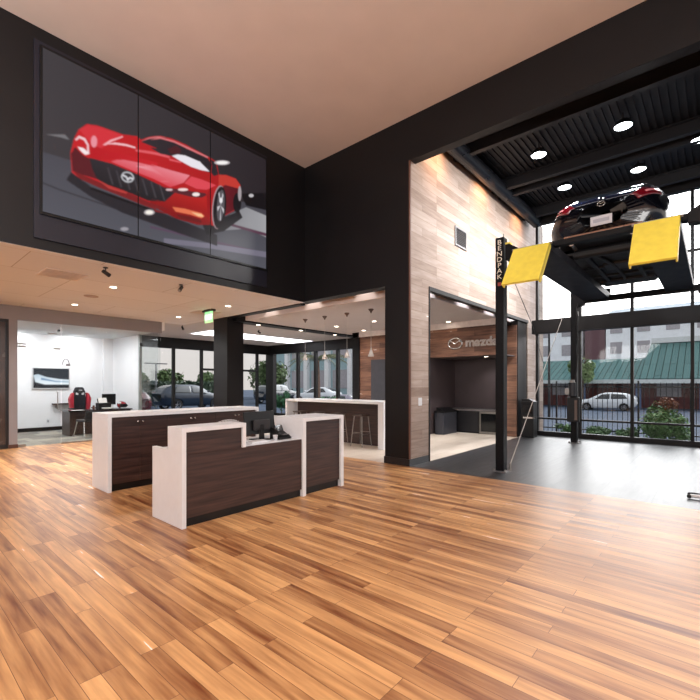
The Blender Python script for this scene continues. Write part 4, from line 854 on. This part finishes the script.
def make_car(name, label, loc, rz, tab, wheels, rw, paint, cat='car', glassm=None, rear=None, front_w=None, side_w=None, ws=None, detail=True, group=None):
    C = CarBody(tab); L = tab[-1][0]
    t = thing(name, label, cat, loc, rz, group)
    arch = rw*1.14
    keep = lambda c: all((c[0]-x)**2+(c[2]-rw)**2 > arch*arch or abs(c[1]) < .45 for x in wheels)
    mb = MB()
    NX = 120 if detail else 70; NV = 56 if detail else 35
    for sd in (-1, 1):
        V, F = C.patch(0, L, 0, 7, sd, NX, NV); addVF(mb, V, F, keep)
    for xe in (0, L):
        V = [C.pt(xe, 7*i/28, sd) for sd in (-1, 1) for i in (range(29) if sd > 0 else range(28, -1, -1))]
        addVF(mb, V, [tuple(range(len(V)))])
    bmesh.ops.remove_doubles(mb.bm, verts=mb.bm.verts, dist=.0005)
    body = mb.build('body', paint, t, 0, 'auto', local=True)
    gm = glassm or pm('car_window_glass', (22, 27, 32), .05, coat=.5)
    def patchpart(nm, mat, x0, x1, v0, v1, sides, fx=None, o=.006, nx=14, nv=8, parent=None):
        mb = MB()
        for sd in sides:
            V, F = C.patch(x0, x1, v0, v1, sd, nx, nv, o, fx); addVF(mb, V, F)
        bmesh.ops.remove_doubles(mb.bm, verts=mb.bm.verts, dist=.0008)
        ob = mb.build(nm, mat, parent or t, 0, True, local=True); sm = ob.modifiers.new('skin', 'SOLIDIFY'); sm.thickness = .004; return ob
    if rear: patchpart('rear_window', gm, rear[0], rear[1], 5.35, 7, (-1, 1))
    if ws: patchpart('windshield', gm, ws[0], ws[1], 5.35, 7, (-1, 1))
    if side_w:
        a0, a1, b0, b1, md = side_w      # bottom x0,x1, top x0,x1, pillar x
        for sd in (-1, 1):
            patchpart('side_window', gm, 0, 1, 4.12, 4.86, (sd,), lambda q: (a0+(b0-a0)*q, md-.04))
            patchpart('side_window', gm, 0, 1, 4.12, 4.86, (sd,), lambda q: (md+.04, a1+(b1-a1)*q))
    tyre = pm('tyre_rubber', (22, 22, 24), .8); rim = pm('alloy_rim', (150, 150, 156), .3, metal=.8)
    wm = max(r[6] for r in tab)
    for x in wheels:
        for sd in (-1, 1):
            y1 = sd*(wm-.02); y0 = sd*(wm-.23)
            w_ = MB().lathe([(rw*.62, y0), (rw*.93, y0), (rw, y0+sd*.03), (rw, y1-sd*.03), (rw*.93, y1), (rw*.66, y1)], (x, 0, rw), 28, 'y', False).build('wheel', tyre, t, 0, 'auto', local=True)
            mb = MB().lathe([(rw*.66, y1-sd*.01), (rw*.6, y1-sd*.03), (rw*.6, y0+sd*.02)], (x, 0, rw), 24, 'y', False)
            for k in range(5):
                a = 2*PI*k/5+.3; mb.tube([(x+.04*math.cos(a), y1-sd*.035, rw+.04*math.sin(a)), (x+rw*.63*math.cos(a), y1-sd*.025, rw+rw*.63*math.sin(a))], [.03, .022], 6)
            mb.frust((x, y1-sd*.06, rw), (x, y1-sd*.02, rw), .05, .045, 12); mb.build('rim', rim, w_, 0, 'auto', local=True)
    for sd in (-1, 1):
        xm = (ws[1]-.25) if ws else L*.68
        MB().ball((xm, sd*(wm+.11), tab[len(tab)//2][3]+.2), .06, .11, .075, 14, 8).build('side_mirror', paint, t, 0, True, local=True)
    return t, C, patchpart
sedan = [(0, .52, .64, .80, .84, .30, .38, .32, .26), (.02, .46, .64, .84, .89, .48, .56, .46, .38), (.07, .38, .63, .89, .97, .62, .72, .58, .48), (.18, .31, .62, .93, 1.03, .74, .83, .68, .56), (.42, .26, .60, .95, 1.09, .80, .89, .79, .62),
         (.85, .22, .60, .97, 1.32, .83, .90, .86, .62), (1.35, .20, .60, .95, 1.44, .84, .90, .865, .60), (2.0, .20, .60, .93, 1.46, .84, .90, .865, .60), (2.6, .20, .60, .92, 1.38, .84, .90, .86, .60),
         (3.05, .20, .60, .91, 1.14, .84, .90, .85, .62), (3.35, .20, .60, .89, .98, .83, .90, .83, .66), (3.9, .21, .58, .82, .90, .82, .88, .78, .60), (4.25, .36, .58, .70, .78, .74, .80, .68, .50), (4.42, .46, .56, .62, .68, .58, .64, .54, .40)]
navy = pm('black_blue_car_paint', (10, 11, 18), .2, var=.1, scale=3, coat=.6, spec=.4)
X0, Y0, Z0 = 8.15, 1.44, 3.70
sedan_full = sedan; sedan = [(r[0]*.93,)+r[1:] for r in sedan]
car, CB, pp_ = make_car('sedan_car', 'glossy black sedan raised on the four-post lift', (X0, Y0, Z0), 0, sedan, (.88, 3.35), .32, navy, rear=(.42, 1.12), ws=(2.28, 2.98), side_w=(.88, 2.84, 1.21, 2.33, 1.86))
tl = pm('tail_light_red', (112, 14, 28), .12, coat=.8)
for sd in (-1, 1):
    a = pp_('tail_light', tl, .025, .34, 3.75, 5.0, (sd,), o=.012)
    pp_('light_strip', pm('tail_light_pink', (226, 150, 158), .1, coat=.8), .09, .26, 4.0, 4.2, (sd,), o=.018, parent=a)
pl = MB().box(-.012, .0, -.16, .16, .50, .66).build('license_plate', pm('plate_white', (206, 206, 212), .4), car, .003, local=True)
MB().box(-.015, -.012, -.12, .12, .55, .61).build('plate_print', pm('plate_grey_print', (172, 174, 184), .5), pl, local=True)
mb = MB(); mb.tube([(-.012, .055*math.cos(2*PI*i/20), .855+.042*math.sin(2*PI*i/20)) for i in range(21)], .006, 6)
mb.tube([(-.014, .05, .86), (-.014, .03, .875), (-.014, 0, .85), (-.014, -.03, .875), (-.014, -.05, .86)], .005, 6); mb.build('tail_badge', chrome, car, 0, True, local=True)
pp_('trunk_lip', pm('lip_highlight_blue', (30, 36, 60), .12, coat=1), .03, .16, 5.0, 6.9, (-1, 1), o=.012)  # trunk lid edge, its bluish highlight put into the colour
MB().box(-.02, .05, -.58, .58, .36, .42).build('bumper_reflection', pm('floor_reflection_tan', (150, 112, 92), .3, metal=.5), car, .015, local=True)  # strip coloured as the wood floor's reflection in the lower bumper
MB().hexa([(-.03, -.62, .30), (-.03, .62, .30), (.3, .74, .24), (.3, -.74, .24), (-.01, -.60, .36), (-.01, .60, .36), (.3, .74, .36), (.3, -.74, .36)]).build('rear_diffuser', black_plastic, car, .01, local=True)
und = pm('underbody_black', (10, 10, 12), .6, var=.3, scale=8, bump=.3)
MB().box(.3, 3.3, -.68, .68, .16, .2).build('floor_pan', und, car, .01, local=True)
mb = MB()
for y in (-.33, .33): mb.box(.4, 3.3, y-.04, y+.04, .11, .17)
for x in (1.5, 2.3, 3.0): mb.box(x-.05, x+.05, -.6, .6, .12, .17)
mb.build('chassis_rails', pm('chassis_grey', (28, 28, 32), .5, var=.2, scale=9), car, .01, local=True)
MB().frust((.42, -.5, .19), (.42, .5, .19), .13, .13, 20, sq=.75).build('muffler', pm('muffler_steel', (20, 20, 23), .5, metal=.2, var=.2), car, .02, local=True)
MB().tube([(.42, .2, .16), (.8, .1, .12), (1.4, .02, .11), (2.4, 0, .11), (2.9, .05, .14)], .032, 10).build('exhaust_pipe', pm('muffler_steel', (92, 90, 92), .4), car, 0, True, local=True)
for sd in (-1, 1): MB().frust((-.03, sd*.45, .27), (.25, sd*.45, .25), .042, .042, 14).build('tail_pipe', chrome, car, local=True)
MB().tube([(.95, -.66, .3), (.95, -.3, .2), (.95, .3, .2), (.95, .66, .3)], .045, 10).build('rear_axle', pm('chassis_grey', (28, 28, 32), .5), car, 0, True, local=True)
for sd in (-1, 1):
    MB().tube([(.95, sd*.6, .28), (1.5, sd*.45, .16)], .035, 8).build('trailing_arm', pm('chassis_grey', (28, 28, 32), .5), car, local=True)
MB().box(1.25, 1.75, -.5, .2, .11, .2).build('fuel_tank', pm('tank_black', (32, 32, 34), .5), car, .03, local=True)
MB().box(2.75, 3.3, -.5, .5, .10, .18).build('front_subframe', pm('chassis_grey', (28, 28, 32), .5), car, .03, local=True)

sedan = sedan_full
# ------------------------------------------------------------------ outdoors
GL = -.2
GZ = -.68; PZ = -.45
struct('ground', MB().box(-60, 140, -90, 140, GZ-.3, GZ), pm('wet_asphalt', (66, 77, 94), .9, var=.2, scale=.6, spec=.15, bump=.1, bscale=40))
struct('ground_side_lot', MB().box(-10, 34, 18.0, 60, GZ-.05, GL), MATS['wet_asphalt'])
struct('ground_planting_bed', MB().box(XF+.1, 15.9, -9, 6, GZ-.05, PZ), pm('bark_mulch', (66, 54, 46), .95, var=.3, scale=12, bump=.4, spec=.1))
struct('path_window_kerb', MB().box(XF+.1, XF+.55, -9, 4.1, PZ, -.05), pm('kerb_concrete', (150, 150, 152), .8, var=.1, scale=3))
LEAF = {}
def leafmat(nm, col): return pm(nm, col, .6, var=.35, scale=9, spec=.3)
def crown_mb(c, r, n, leaf, seed, squash=1.0, lumps=7):
    rnd = random.Random(seed); mb = MB(); cs = [(Vector(c), r*.75)]
    for k in range(lumps):
        a = rnd.uniform(0, 2*PI); e = rnd.uniform(-.6, .9)
        cs.append((Vector(c)+Vector((math.cos(a)*r*.55, math.sin(a)*r*.55, e*r*.55*squash)), r*rnd.uniform(.35, .55)))
    for k in range(n):
        cc, rr = rnd.choice(cs); d = Vector((rnd.gauss(0, 1), rnd.gauss(0, 1), rnd.gauss(0, 1))).normalized()
        p = cc+Vector((d.x*rr, d.y*rr, d.z*rr*squash))*(rnd.random()**.4)
        nrm = (d+Vector((rnd.gauss(0, .5), rnd.gauss(0, .5), rnd.gauss(0, .5)+.4))).normalized(); u = nrm.orthogonal().normalized(); v = nrm.cross(u)
        q = rnd.uniform(0, PI); u, v = u*math.cos(q)+v*math.sin(q), v*math.cos(q)-u*math.sin(q); s_ = leaf*rnd.uniform(.6, 1.3)
        vs = [mb.bm.verts.new(p+w) for w in (u*s_, v*s_*.45+nrm*s_*.12, -u*s_, -v*s_*.45+nrm*s_*.12)]; mb.bm.faces.new(vs)
    return mb
def tree(name, label, cat, loc, h, r, col, seed, n=1400, leaf=.14, trunk=.12, squash=1.0, group=None, stems=1):
    t = thing(name, label, cat, loc, 0, group)
    mb = MB(); rnd = random.Random(seed+99)
    for s_ in range(stems):
        ox = rnd.uniform(-.25, .25)*(stems > 1); oy = rnd.uniform(-.3, .3)*(stems > 1)
        mb.tube([(ox, oy, 0), (ox*1.2+.04, oy*1.2, (h-r)*.5), (ox*1.5, oy*1.5+.03, h-r*.9)], [trunk, trunk*.8, trunk*.5], 8)
        for k in range(4):
            a = rnd.uniform(0, 2*PI); z = h-r*1.5+rnd.random()*r*.5
            mb.tube([(ox*1.4, oy*1.4, max(z, .1)), (math.cos(a)*r*.3, math.sin(a)*r*.3, z+r*.5), (math.cos(a)*r*.6, math.sin(a)*r*.6, z+r*.9)], [trunk*.4, trunk*.25, trunk*.1], 6)
    mb.build('trunk', pm('bark', (98, 78, 66), .9, var=.25, scale=10, bump=.4), t, local=True)
    crown_mb((0, 0, h-r*squash), r, n, leaf, seed, squash).build('crown', leafmat('leaf_%d_%d_%d' % col, col), t, local=True)
    return t
# fence of black pickets outside the bay
FX = 16.0
fe = thing('picket_fence', 'black metal picket fence outside the bay windows', 'fence', (FX, 2, GZ))
y = 9.0; k = 0
while y > -9:
    MB().box(FX-.025, FX+.025, y-.025, y+.025, GZ, 1.62).build('post', black_metal, fe)
    mb = MB().box(FX-.015, FX+.015, y-2.4, y, 1.40, 1.44).box(FX-.015, FX+.015, y-2.4, y, -.05, -.01)
    for j in range(1, 17):
        yy = y-2.4*j/17; mb.frust((FX, yy, GZ+.04), (FX, yy, 1.54), .010, .010, 6); mb.frust((FX, yy, 1.54), (FX, yy, 1.58), .010, .001, 6)
    mb.build('picket_panel', black_metal, fe); y -= 2.4
# planting at the foot of the glass
tree('leafy_shrub', 'rounded green shrub with reddish top outside the bay window', 'shrub', (14.5, 1.02, PZ), 1.52, .64, (100, 138, 84), 11, 2400, .07, .03, 1.25)
crown_mb((0, 0, 1.42), .32, 260, .06, 77, .7).build('reddish_top', leafmat('leaf_red', (136, 86, 60)), bpy.data.objects['leafy_shrub'], local=True)
tree('leafy_shrub', 'small reddish leafy shrub right of the rounded green shrub', 'shrub', (14.6, -.3, PZ), 1.15, .3, (120, 84, 58), 12, 260, .07, .02, 1.0)
for i, (yy, lb) in enumerate(((1.95, 'low green groundcover plant left of the rounded shrub'), (2.7, 'low green groundcover plant outside beside the lift power unit'), (3.6, 'low green groundcover plant at the left end of the bay glass'))):
    tree('groundcover_plant', lb, 'plant', (14.75, yy, PZ), .72, .36, (84, 118, 72), 20+i, 520, .06, .012, .6, group='groundcover outside the bay glass')
# white hatchback in the lot
hatch = [(0, .52, .68, .95, 1.0, .5, .6, .58, .46), (.05, .40, .66, 1.0, 1.1, .62, .74, .70, .56), (.2, .30, .62, 1.0, 1.28, .76, .84, .80, .60), (.55, .24, .60, .98, 1.42, .82, .89, .85, .60), (1.1, .20, .60, .95, 1.50, .84, .90, .86, .60),
         (1.9, .20, .60, .93, 1.52, .84, .90, .865, .60), (2.5, .20, .60, .92, 1.42, .84, .90, .86, .60), (3.0, .20, .60, .91, 1.16, .84, .90, .85, .62), (3.35, .20, .60, .88, .98, .83, .9, .82, .64), (3.85, .22, .58, .80, .88, .8, .87, .76, .58), (4.2, .26, .54, .68, .76, .7, .78, .64, .46), (4.35, .34, .5, .56, .64, .54, .6, .5, .36)]
wht = pm('white_car_paint', (214, 218, 224), .25, var=.04, coat=.6)
wc, _, _ = make_car('hatchback_car', 'white hatchback parked beyond the picket fence', (41.5, 4.75, GZ), PI/2, hatch, (.8, 3.45), .31, wht, rear=(.22, .6), ws=(2.35, 3.1), side_w=(.55, 2.95, .8, 2.4, 1.75), detail=False)
wc.scale = (1.02, 1, .98)
# crossover outside the left windows
suv = [(0, .60, .8, 1.05, 1.1, .5, .62, .6, .5), (.06, .45, .78, 1.1, 1.2, .66, .78, .74, .62), (.25, .34, .74, 1.12, 1.42, .80, .88, .84, .64), (.7, .28, .72, 1.10, 1.62, .85, .93, .89, .64), (1.4, .26, .70, 1.07, 1.69, .87, .94, .9, .64),
       (2.2, .26, .70, 1.05, 1.68, .87, .94, .9, .64), (2.8, .26, .70, 1.04, 1.56, .87, .94, .9, .66), (3.3, .26, .70, 1.03, 1.28, .87, .94, .89, .68), (3.6, .26, .70, 1.02, 1.12, .87, .94, .87, .72), (4.2, .28, .68, .96, 1.04, .86, .92, .82, .66), (4.55, .32, .64, .84, .92, .76, .84, .70, .54), (4.7, .42, .6, .70, .78, .6, .66, .56, .42)]
blu = pm('blue_grey_car_paint', (24, 36, 52), .2, var=.06, coat=.25)
make_car('crossover_car', 'blue-grey crossover parked outside the left windows', (12.3, 27.2, GL), .03, suv, (.95, 3.75), .37, blu, rear=(.28, .75), ws=(2.6, 3.35), side_w=(.7, 3.25, 1.0, 2.65, 2.0), detail=False)
make_car('hatchback_car', 'red hatchback seen through the office side glass', (8.7, 21.4, GL), PI/2, hatch, (.8, 3.45), .31, pm('red_car_paint', (88, 22, 30), .22, coat=.8), rear=(.22, .6), ws=(2.35, 3.1), side_w=(.55, 2.95, .8, 2.4, 1.75), detail=False)
make_car('sedan_car', 'pale parked sedan outside the lounge windows', (27.5, 25.0, GL), PI/2+.3, sedan, (.95, 3.6), .32, wht, rear=(.45, 1.2), ws=(2.45, 3.2), side_w=(.95, 3.05, 1.3, 2.5, 2.0), detail=False)
make_car('sedan_car', 'silver parked sedan by the plank wall end of the lounge windows', (23.0, 18.6, GZ), PI/2-.1, sedan, (.95, 3.6), .32, pm('silver_car_paint', (140, 134, 150), .25, metal=.3, coat=.6), rear=(.45, 1.2), ws=(2.45, 3.2), side_w=(.95, 3.05, 1.3, 2.5, 2.0), detail=False)
make_car('crossover_car', 'dark crossover parked far off, right of the column', (22.5, 30.0, GL), .1, suv, (.95, 3.75), .37, pm('dark_car_paint', (40, 46, 56), .25, coat=.6), rear=(.28, .75), ws=(2.6, 3.35), side_w=(.7, 3.25, 1.0, 2.65, 2.0), detail=False)
# trees
tree('bushy_tree', 'bushy tree beyond the fence behind the white hatchback', 'tree', (43.85, 9.4, GZ), 5.3, 1.3, (116, 140, 88), 31, 1900, .17, .10, 1.45, stems=4)
for i, (x, yy, h, r, lb) in enumerate(((19.0, 38.5, 3.3, 1.5, 'green tree beyond the parked crossover, left of the two'), (24.0, 40.5, 3.4, 1.6, 'green tree beyond the parked crossover, right of the two'), (15.0, 36.5, 3.0, .8, 'narrow dark tree left of the crossover'), (31.5, 39.5, 5.2, 2.6, 'broad tree seen right of the black column'),
                                   (27.0, 33.0, 4.4, 1.7, 'leafy tree in the window right of the column'))):
    tree('leafy_tree', lb, 'tree', (x, yy, GL), h, r, (84, 104, 64), 40+i, 1500, .26, .16, 1.0, group='trees beyond the parked crossover')
hd = thing('hedge', 'long clipped dark hedge across the lot behind the crossover', 'hedge', (12, 33.6, GZ))
mb = MB(); rnd = random.Random(5)
for i in range(5000):
    p = Vector((rnd.uniform(2, 21), 33.6+rnd.uniform(-.4, .4), GL+rnd.uniform(0, 1.9))); n_ = Vector((rnd.gauss(0, 1), -1, rnd.gauss(0, 1))).normalized(); u = n_.orthogonal()*.22; v = n_.cross(u.normalized())*.12
    mb.bm.faces.new([mb.bm.verts.new(p+w) for w in (u, v, -u, -v)])
mb.build('hedge_leaves', leafmat('hedge_green', (58, 74, 58)), hd)
for i, (x, yy, h, r, lb) in enumerate(((15.3, 14.9, 1.75, .6, 'green bush outside the lounge window nearest the corner post'), (15.2, 12.9, 1.6, .55, 'green bush outside the third lounge pane'), (14.9, 17.9, 1.9, .6, 'green bush outside right of the black column'), (12.2, 18.6, 1.5, .55, 'green bush beside the column outside'))):
    tree('garden_bush', lb, 'bush', (x, yy, GZ), h, r, (62, 112, 74), 60+i, 1100, .09, .03, 1.1, group='bushes outside the lounge glass')
def palm(loc, h, label, seed):
    t = thing('palm_tree', label, 'palm', loc); rnd = random.Random(seed)
    MB().tube([(0, 0, 0), (.05, 0, h*.5), (0, .05, h)], [.2, .15, .14], 10).build('trunk', pm('palm_bark', (120, 96, 84), .9, var=.3, scale=14, bump=.5), t, local=True)
    for k in range(16):
        a = 2*PI*k/16+rnd.uniform(-.1, .1); dp = rnd.uniform(.2, 1.0); mb = MB(); pts = []
        for q in range(9):
            f = q/8; pts.append(Vector((math.cos(a)*1.7*f, math.sin(a)*1.7*f, h+.7*f-1.6*dp*f*f)))
        mb.tube(pts, [.02-.0018*q for q in range(9)], 5); sd = Vector((-math.sin(a), math.cos(a), 0))
        for q in range(1, 9):
            for s_ in (-1, 1):
                for e in (0, .5):
                    p = pts[q-1].lerp(pts[q], e); d = (sd*s_*.35+Vector((math.cos(a)*.2, math.sin(a)*.2, -.22))); w = Vector((math.cos(a), math.sin(a), 0))*.025
                    mb.bm.faces.new([mb.bm.verts.new(z) for z in (p-w, p+w, p+d)])
        mb.build('frond', leafmat('palm_green', (104, 108, 76)), t, local=True)
palm((17.0, 17.2, GZ), 3.7, 'palm with drooping fronds outside the middle lounge panes', 1)
palm((19.5, 14.4, GZ), 4.0, 'palm with drooping fronds outside the last lounge pane', 2)
# buildings
def building(name, label, loc, boxes, mat, wins, winmat, roofs=(), extra=()):
    t = thing(name, label, 'building', loc)
    mb = MB()
    for b in boxes: mb.box(*b)
    mb.build('wall', mat, t)
    for w_ in wins:
        MB().box(*w_).build('window', winmat, t)
    for r_ in roofs:
        r_[0].build('roof', r_[1], t)
    for nm, m_, bm_ in extra: bm_.build(nm, m_, t)
    return t
wpane = pm('far_window_glass', (160, 156, 162), .2); stucco = pm('pale_stucco', (238, 241, 246), .9, var=.05, scale=1.5); teal = planks('teal_metal_roof', [(66, 96, 96), (73, 104, 104), (80, 112, 112)], 6, .5, (0, 1), rough=.8, spec=.03, gap=.03, gapcol=(16, 40, 40), grain=.2)
aw = []
for r_ in range(3):
    for k in range(14):
        yy = 24.0-k*3.3
        if yy < -19: continue
        aw.append((71.93, 72.02, yy-.75, yy+.75, 3.0+r_*3.0, 4.7+r_*3.0))
building('apartment_block', 'long pale apartment block with rows of windows far beyond the teal roofs', (72, 0, GZ), [(72, 84, -22, 12.1, GZ, 11.6)], stucco, [w_ for w_ in aw if w_[3] < 12], wpane, [(MB().prism([(71.2, 11.6), (84.8, 11.6), (78, 13.4)], 'y', -22.6, 12.2), pm('blue_grey_roof', (142, 156, 170), .7))])
building('apartment_block', 'red-brown stair tower between the two pale apartment blocks', (73, 13, GZ), [(72.5, 84, 12.3, 15.0, GZ, 11.8)], pm('maroon_wall', (104, 74, 80), .8), [], wpane)
building('apartment_block', 'pale apartment block left of the red-brown tower', (72, 22, GZ), [(72, 84, 15.3, 34, GZ, 10.6)], stucco, [w_ for w_ in aw if w_[2] > 16], wpane, [(MB().box(71.4, 84.6, 15.3, 34.4, 10.6, 11.2), pm('blue_grey_roof', (142, 156, 170), .7))])
cols = [(46.00, 46.40, y_, y_+.4, GZ-.01, 1.9) for y_ in (14, 9.5, 5, .5, -4, -8.5)]
tb = building('low_building', 'low building with teal metal roof, brick wall and blue posts across the lot', (48, 2, GZ), [(48, 56, -18, 21, GZ, 2.1)], pm('brick_red_wall', (112, 66, 62), .9, var=.2, scale=5), [(47.95, 48.02, y_+1.2, y_+3.0, .4, 1.6) for y_ in (10, 1, -8)], wpane,
    [(MB().prism([(45.4, 1.75), (52, 4.2), (57, 1.9), (52, 3.9)], 'y', -19, 22), teal), (MB().hexa([(45.3, -15, 1.9), (45.3, 5.2, 1.9), (53, 4.8, 5.7), (53, -15, 5.7), (45.3, -15, 2.05), (45.3, 5.2, 2.05), (53, 4.8, 5.85), (53, -15, 5.85)]), teal)])
for c in cols: MB().box(*c).build('porch_post', pm('blue_grey_post', (84, 104, 140), .6), tb)
MB().box(45.25, 45.40, -19, 22, 1.6, 1.95).build('eave_board', pm('pale_eave', (196, 204, 206), .6), tb)
MB().box(52.50, 53.20, -15, 4.8, 5.7, 6.2).build('ridge_beam', pm('pale_ridge', (206, 210, 212), .6), tb)
lampost = thing('street_lamp', 'thin street lamp at the left end of the bay windows', 'street lamp', (30, 8.34, GZ))
MB().frust((30, 8.34, GZ), (30, 8.34, 5.6), .09, .06, 10).build('pole', black_metal, lampost); MB().box(29.8, 30.2, 7.8, 8.8, 5.6, 5.72).build('lamp_head', black_metal, lampost)
l2 = thing('street_lamp', 'thin street lamp outside the left windows beside the narrow tree', 'street lamp', (14.0, 31.0, GZ))
MB().frust((14.0, 31, GZ), (14.0, 31, 3.0), .07, .05, 10).build('pole', grey_metal, l2); MB().box(13.2, 14.8, 30.9, 31.1, 3.0, 3.08).build('lamp_head', grey_metal, l2)
building('office_building', 'pale blue-grey building with tall white piers beyond the lounge windows', (40, 36, GZ), [(40, 52, 26, 50, GZ, 9.0)], pm('blue_grey_render', (146, 172, 178), .8), [(39.94, 40.02, 27+4*k, 29.6+4*k, 1.0+4*r_, 3.4+4*r_) for k in range(5) for r_ in range(2)], wpane, [], [('pier', white_paint, MB().box(39.5, 40, 26.0+4.0*k, 26.7+4.0*k, GZ, 9.0)) for k in range(6)])
building('office_building', 'grey-blue building behind the silver sedan', (40, 24, GZ), [(40, 50, 23.5, 25.8, GZ, 6.0)], pm('cool_render', (140, 160, 176), .8), [(39.94, 40.02, 23.9, 25.4, 2.6, 4.8)], wpane)

# ------------------------------------------------------------------ world and lights
W = bpy.data.worlds.new('sky'); SC.world = W; W.use_nodes = True
nt = W.node_tree; N, K = nt.nodes, nt.links; bg = N['Background']
tc = N.new('ShaderNodeTexCoord'); sp = N.new('ShaderNodeSeparateXYZ'); K.new(tc.outputs['Generated'], sp.inputs[0])
cr = N.new('ShaderNodeValToRGB'); K.new(sp.outputs['Z'], cr.inputs['Fac'])
E_ = cr.color_ramp.elements
E_[0].position = 0; E_[0].color = (.90, .82, .78, 1); E_[1].position = .5; E_[1].color = (.96, .96, 1.0, 1)
e = E_.new(.12); e.color = (.95, .88, .86, 1); e = E_.new(.25); e.color = (1.0, .95, .94, 1)
no = N.new('ShaderNodeTexNoise'); no.inputs['Scale'].default_value = 2.5; K.new(tc.outputs['Generated'], no.inputs['Vector'])
# thin cloud: a broad bright patch of low sun behind cloud over the lot, a dimmer sky elsewhere
dt = N.new('ShaderNodeVectorMath'); dt.operation = 'DOT_PRODUCT'; K.new(tc.outputs['Generated'], dt.inputs[0]); dt.inputs[1].default_value = Vector((.88, -.12, .46)).normalized()
mr = N.new('ShaderNodeMapRange'); mr.interpolation_type = 'SMOOTHSTEP'; K.new(dt.outputs['Value'], mr.inputs['Value'])
mr.inputs['From Min'].default_value = .70; mr.inputs['From Max'].default_value = 1.0; mr.inputs['To Min'].default_value = 0; mr.inputs['To Max'].default_value = SKY_SUN
mb_ = N.new('ShaderNodeMapRange'); K.new(sp.outputs['Y'], mb_.inputs['Value'])
mb_.inputs['From Min'].default_value = -.2; mb_.inputs['From Max'].default_value = .6; mb_.inputs['To Min'].default_value = SKY_BACK; mb_.inputs['To Max'].default_value = SKY_LO
ad = N.new('ShaderNodeMath'); ad.operation = 'ADD'; K.new(mr.outputs[0], ad.inputs[0]); K.new(mb_.outputs[0], ad.inputs[1])
mu = N.new('ShaderNodeMath'); mu.operation = 'MULTIPLY_ADD'; K.new(no.outputs['Fac'], mu.inputs[0]); mu.inputs[1].default_value = .1; K.new(ad.outputs[0], mu.inputs[2])
K.new(cr.outputs['Color'], bg.inputs['Color']); K.new(mu.outputs[0], bg.inputs['Strength'])
warm, neut, cool = (1, .92, .85), (1, .97, .95), (.97, .98, 1)
for x, y in ((3.1, 8.66), (3.19, 11.23), (5.65, 11.15), (5.63, 8.7), (.5, 9.5), (-2.5, 9.5)):  # last two have no fixture, added out of view to brighten the tan ceiling
    spot('downlight_beam', (x, y, ZL-.02), (x, y, 0), 300*LK, 140, warm, .9, .15)
for x, y, p in ((9.56, 8.84, 150), (9.48, 7.3, 150), (10.6, 8.8, 50), (10.3, 5.75, 70)):
    spot('downlight_beam', (x, y, 3.28), (x, y, 0), p*LK, 140, neut, .9, .07)
spot('alcove_beam', (11.75, 4.95, 2.29), (12.7, 4.95, 1.0), 45*LK, 90, neut, .8, .04)
for y in (5.63, 7.21, 8.8): spot('fascia_beam', (6.93, y, 3.84), (6.99, y, 2.6), 45*LK, 75, neut, .5, .03)
for x in (7.5, 9.09, 10.63, 12.2): spot('fascia_beam', (x, 4.37, 3.84), (x, 4.42, 2.6), 140*LK, 75, (.98, .97, 1), .5, .03)
for x in (7.59, 9.28, 10.9): spot('soffit_beam', (x, 10.15, 3.24), (x, 10.15, 0), 70*LK, 130, neut, .8, .06)
for x, y in ((9.2, 2.76), (11.13, 2.74), (11.28, 1.27), (10.7, .2), (9.2, 1.27)):
    spot('bay_beam', (x, y, 6.26), (x, y, 0), 300*LK, 150, cool, .7, .13)
# track heads that wash the pale plank wall
for x in (8.0, 9.7, 11.4): spot('wall_wash', (x, 1.4, 6.1), (x, 4.2, 4.2), 430*LK, 100, (1, .97, .94), .9, .1)
for x in (7.45, 9.6, 12.0): spot('wall_graze', (x, 3.72, 6.1), (x, 4.25, 5.9), 34*LK, 125, (1, .5, .22), .9, .05)
spot('wall_wash', (-2.0, 4.2, 6.1), (.2, 7.0, 4.6), 260*LK, 80, neut, .9, .1)
# office
def area(name, loc, sx, sy, power, color, aim=(0, 0, -1)):
    a = bpy.data.lights.new(name, 'AREA'); a.energy = power; a.shape = 'RECTANGLE'; a.size = sx; a.size_y = sy; a.color = color
    o = bpy.data.objects.new(name, a); COL.objects.link(o); o.location = loc; o.rotation_euler = Vector(aim).to_track_quat('-Z', 'Y').to_euler(); return o
area('office_light', (3.0, 14.4, 3.1), 4, 1.6, 120*LK, (.97, .98, 1))
for x in (3.0, 4.6): spot('cove_wash', (x, 15.7, 3.05), (x, 16.4, 2.6), 40*LK, 150, (.97, .98, 1), .8, .2)
# showroom: added unseen area lights behind the camera to brighten ceiling and floor
area('unseen_fill_up', (-3.0, -3.0, 3.4), 5, 5, 820*LK, (1, .97, .95), (.25, .25, 1))
area('unseen_fill_down', (-2.0, -1.0, 6.2), 6, 6, 200*LK, (1, .95, .91))
area('unseen_fill_hall', (-4.0, 4.2, 3.4), 3, 3, 300*LK, (1, .97, .95), (.4, .1, 1))
vs = SC.view_settings; vs.view_transform = 'Standard'; vs.look = 'None'; vs.gamma = 1; vs.use_curve_mapping = False; vs.exposure = EXPO
SC.cycles.max_bounces = 10; SC.cycles.diffuse_bounces = 6; SC.cycles.transparent_max_bounces = 16; SC.cycles.sample_clamp_indirect = 8; SC.cycles.caustics_reflective = False; SC.cycles.caustics_refractive = False
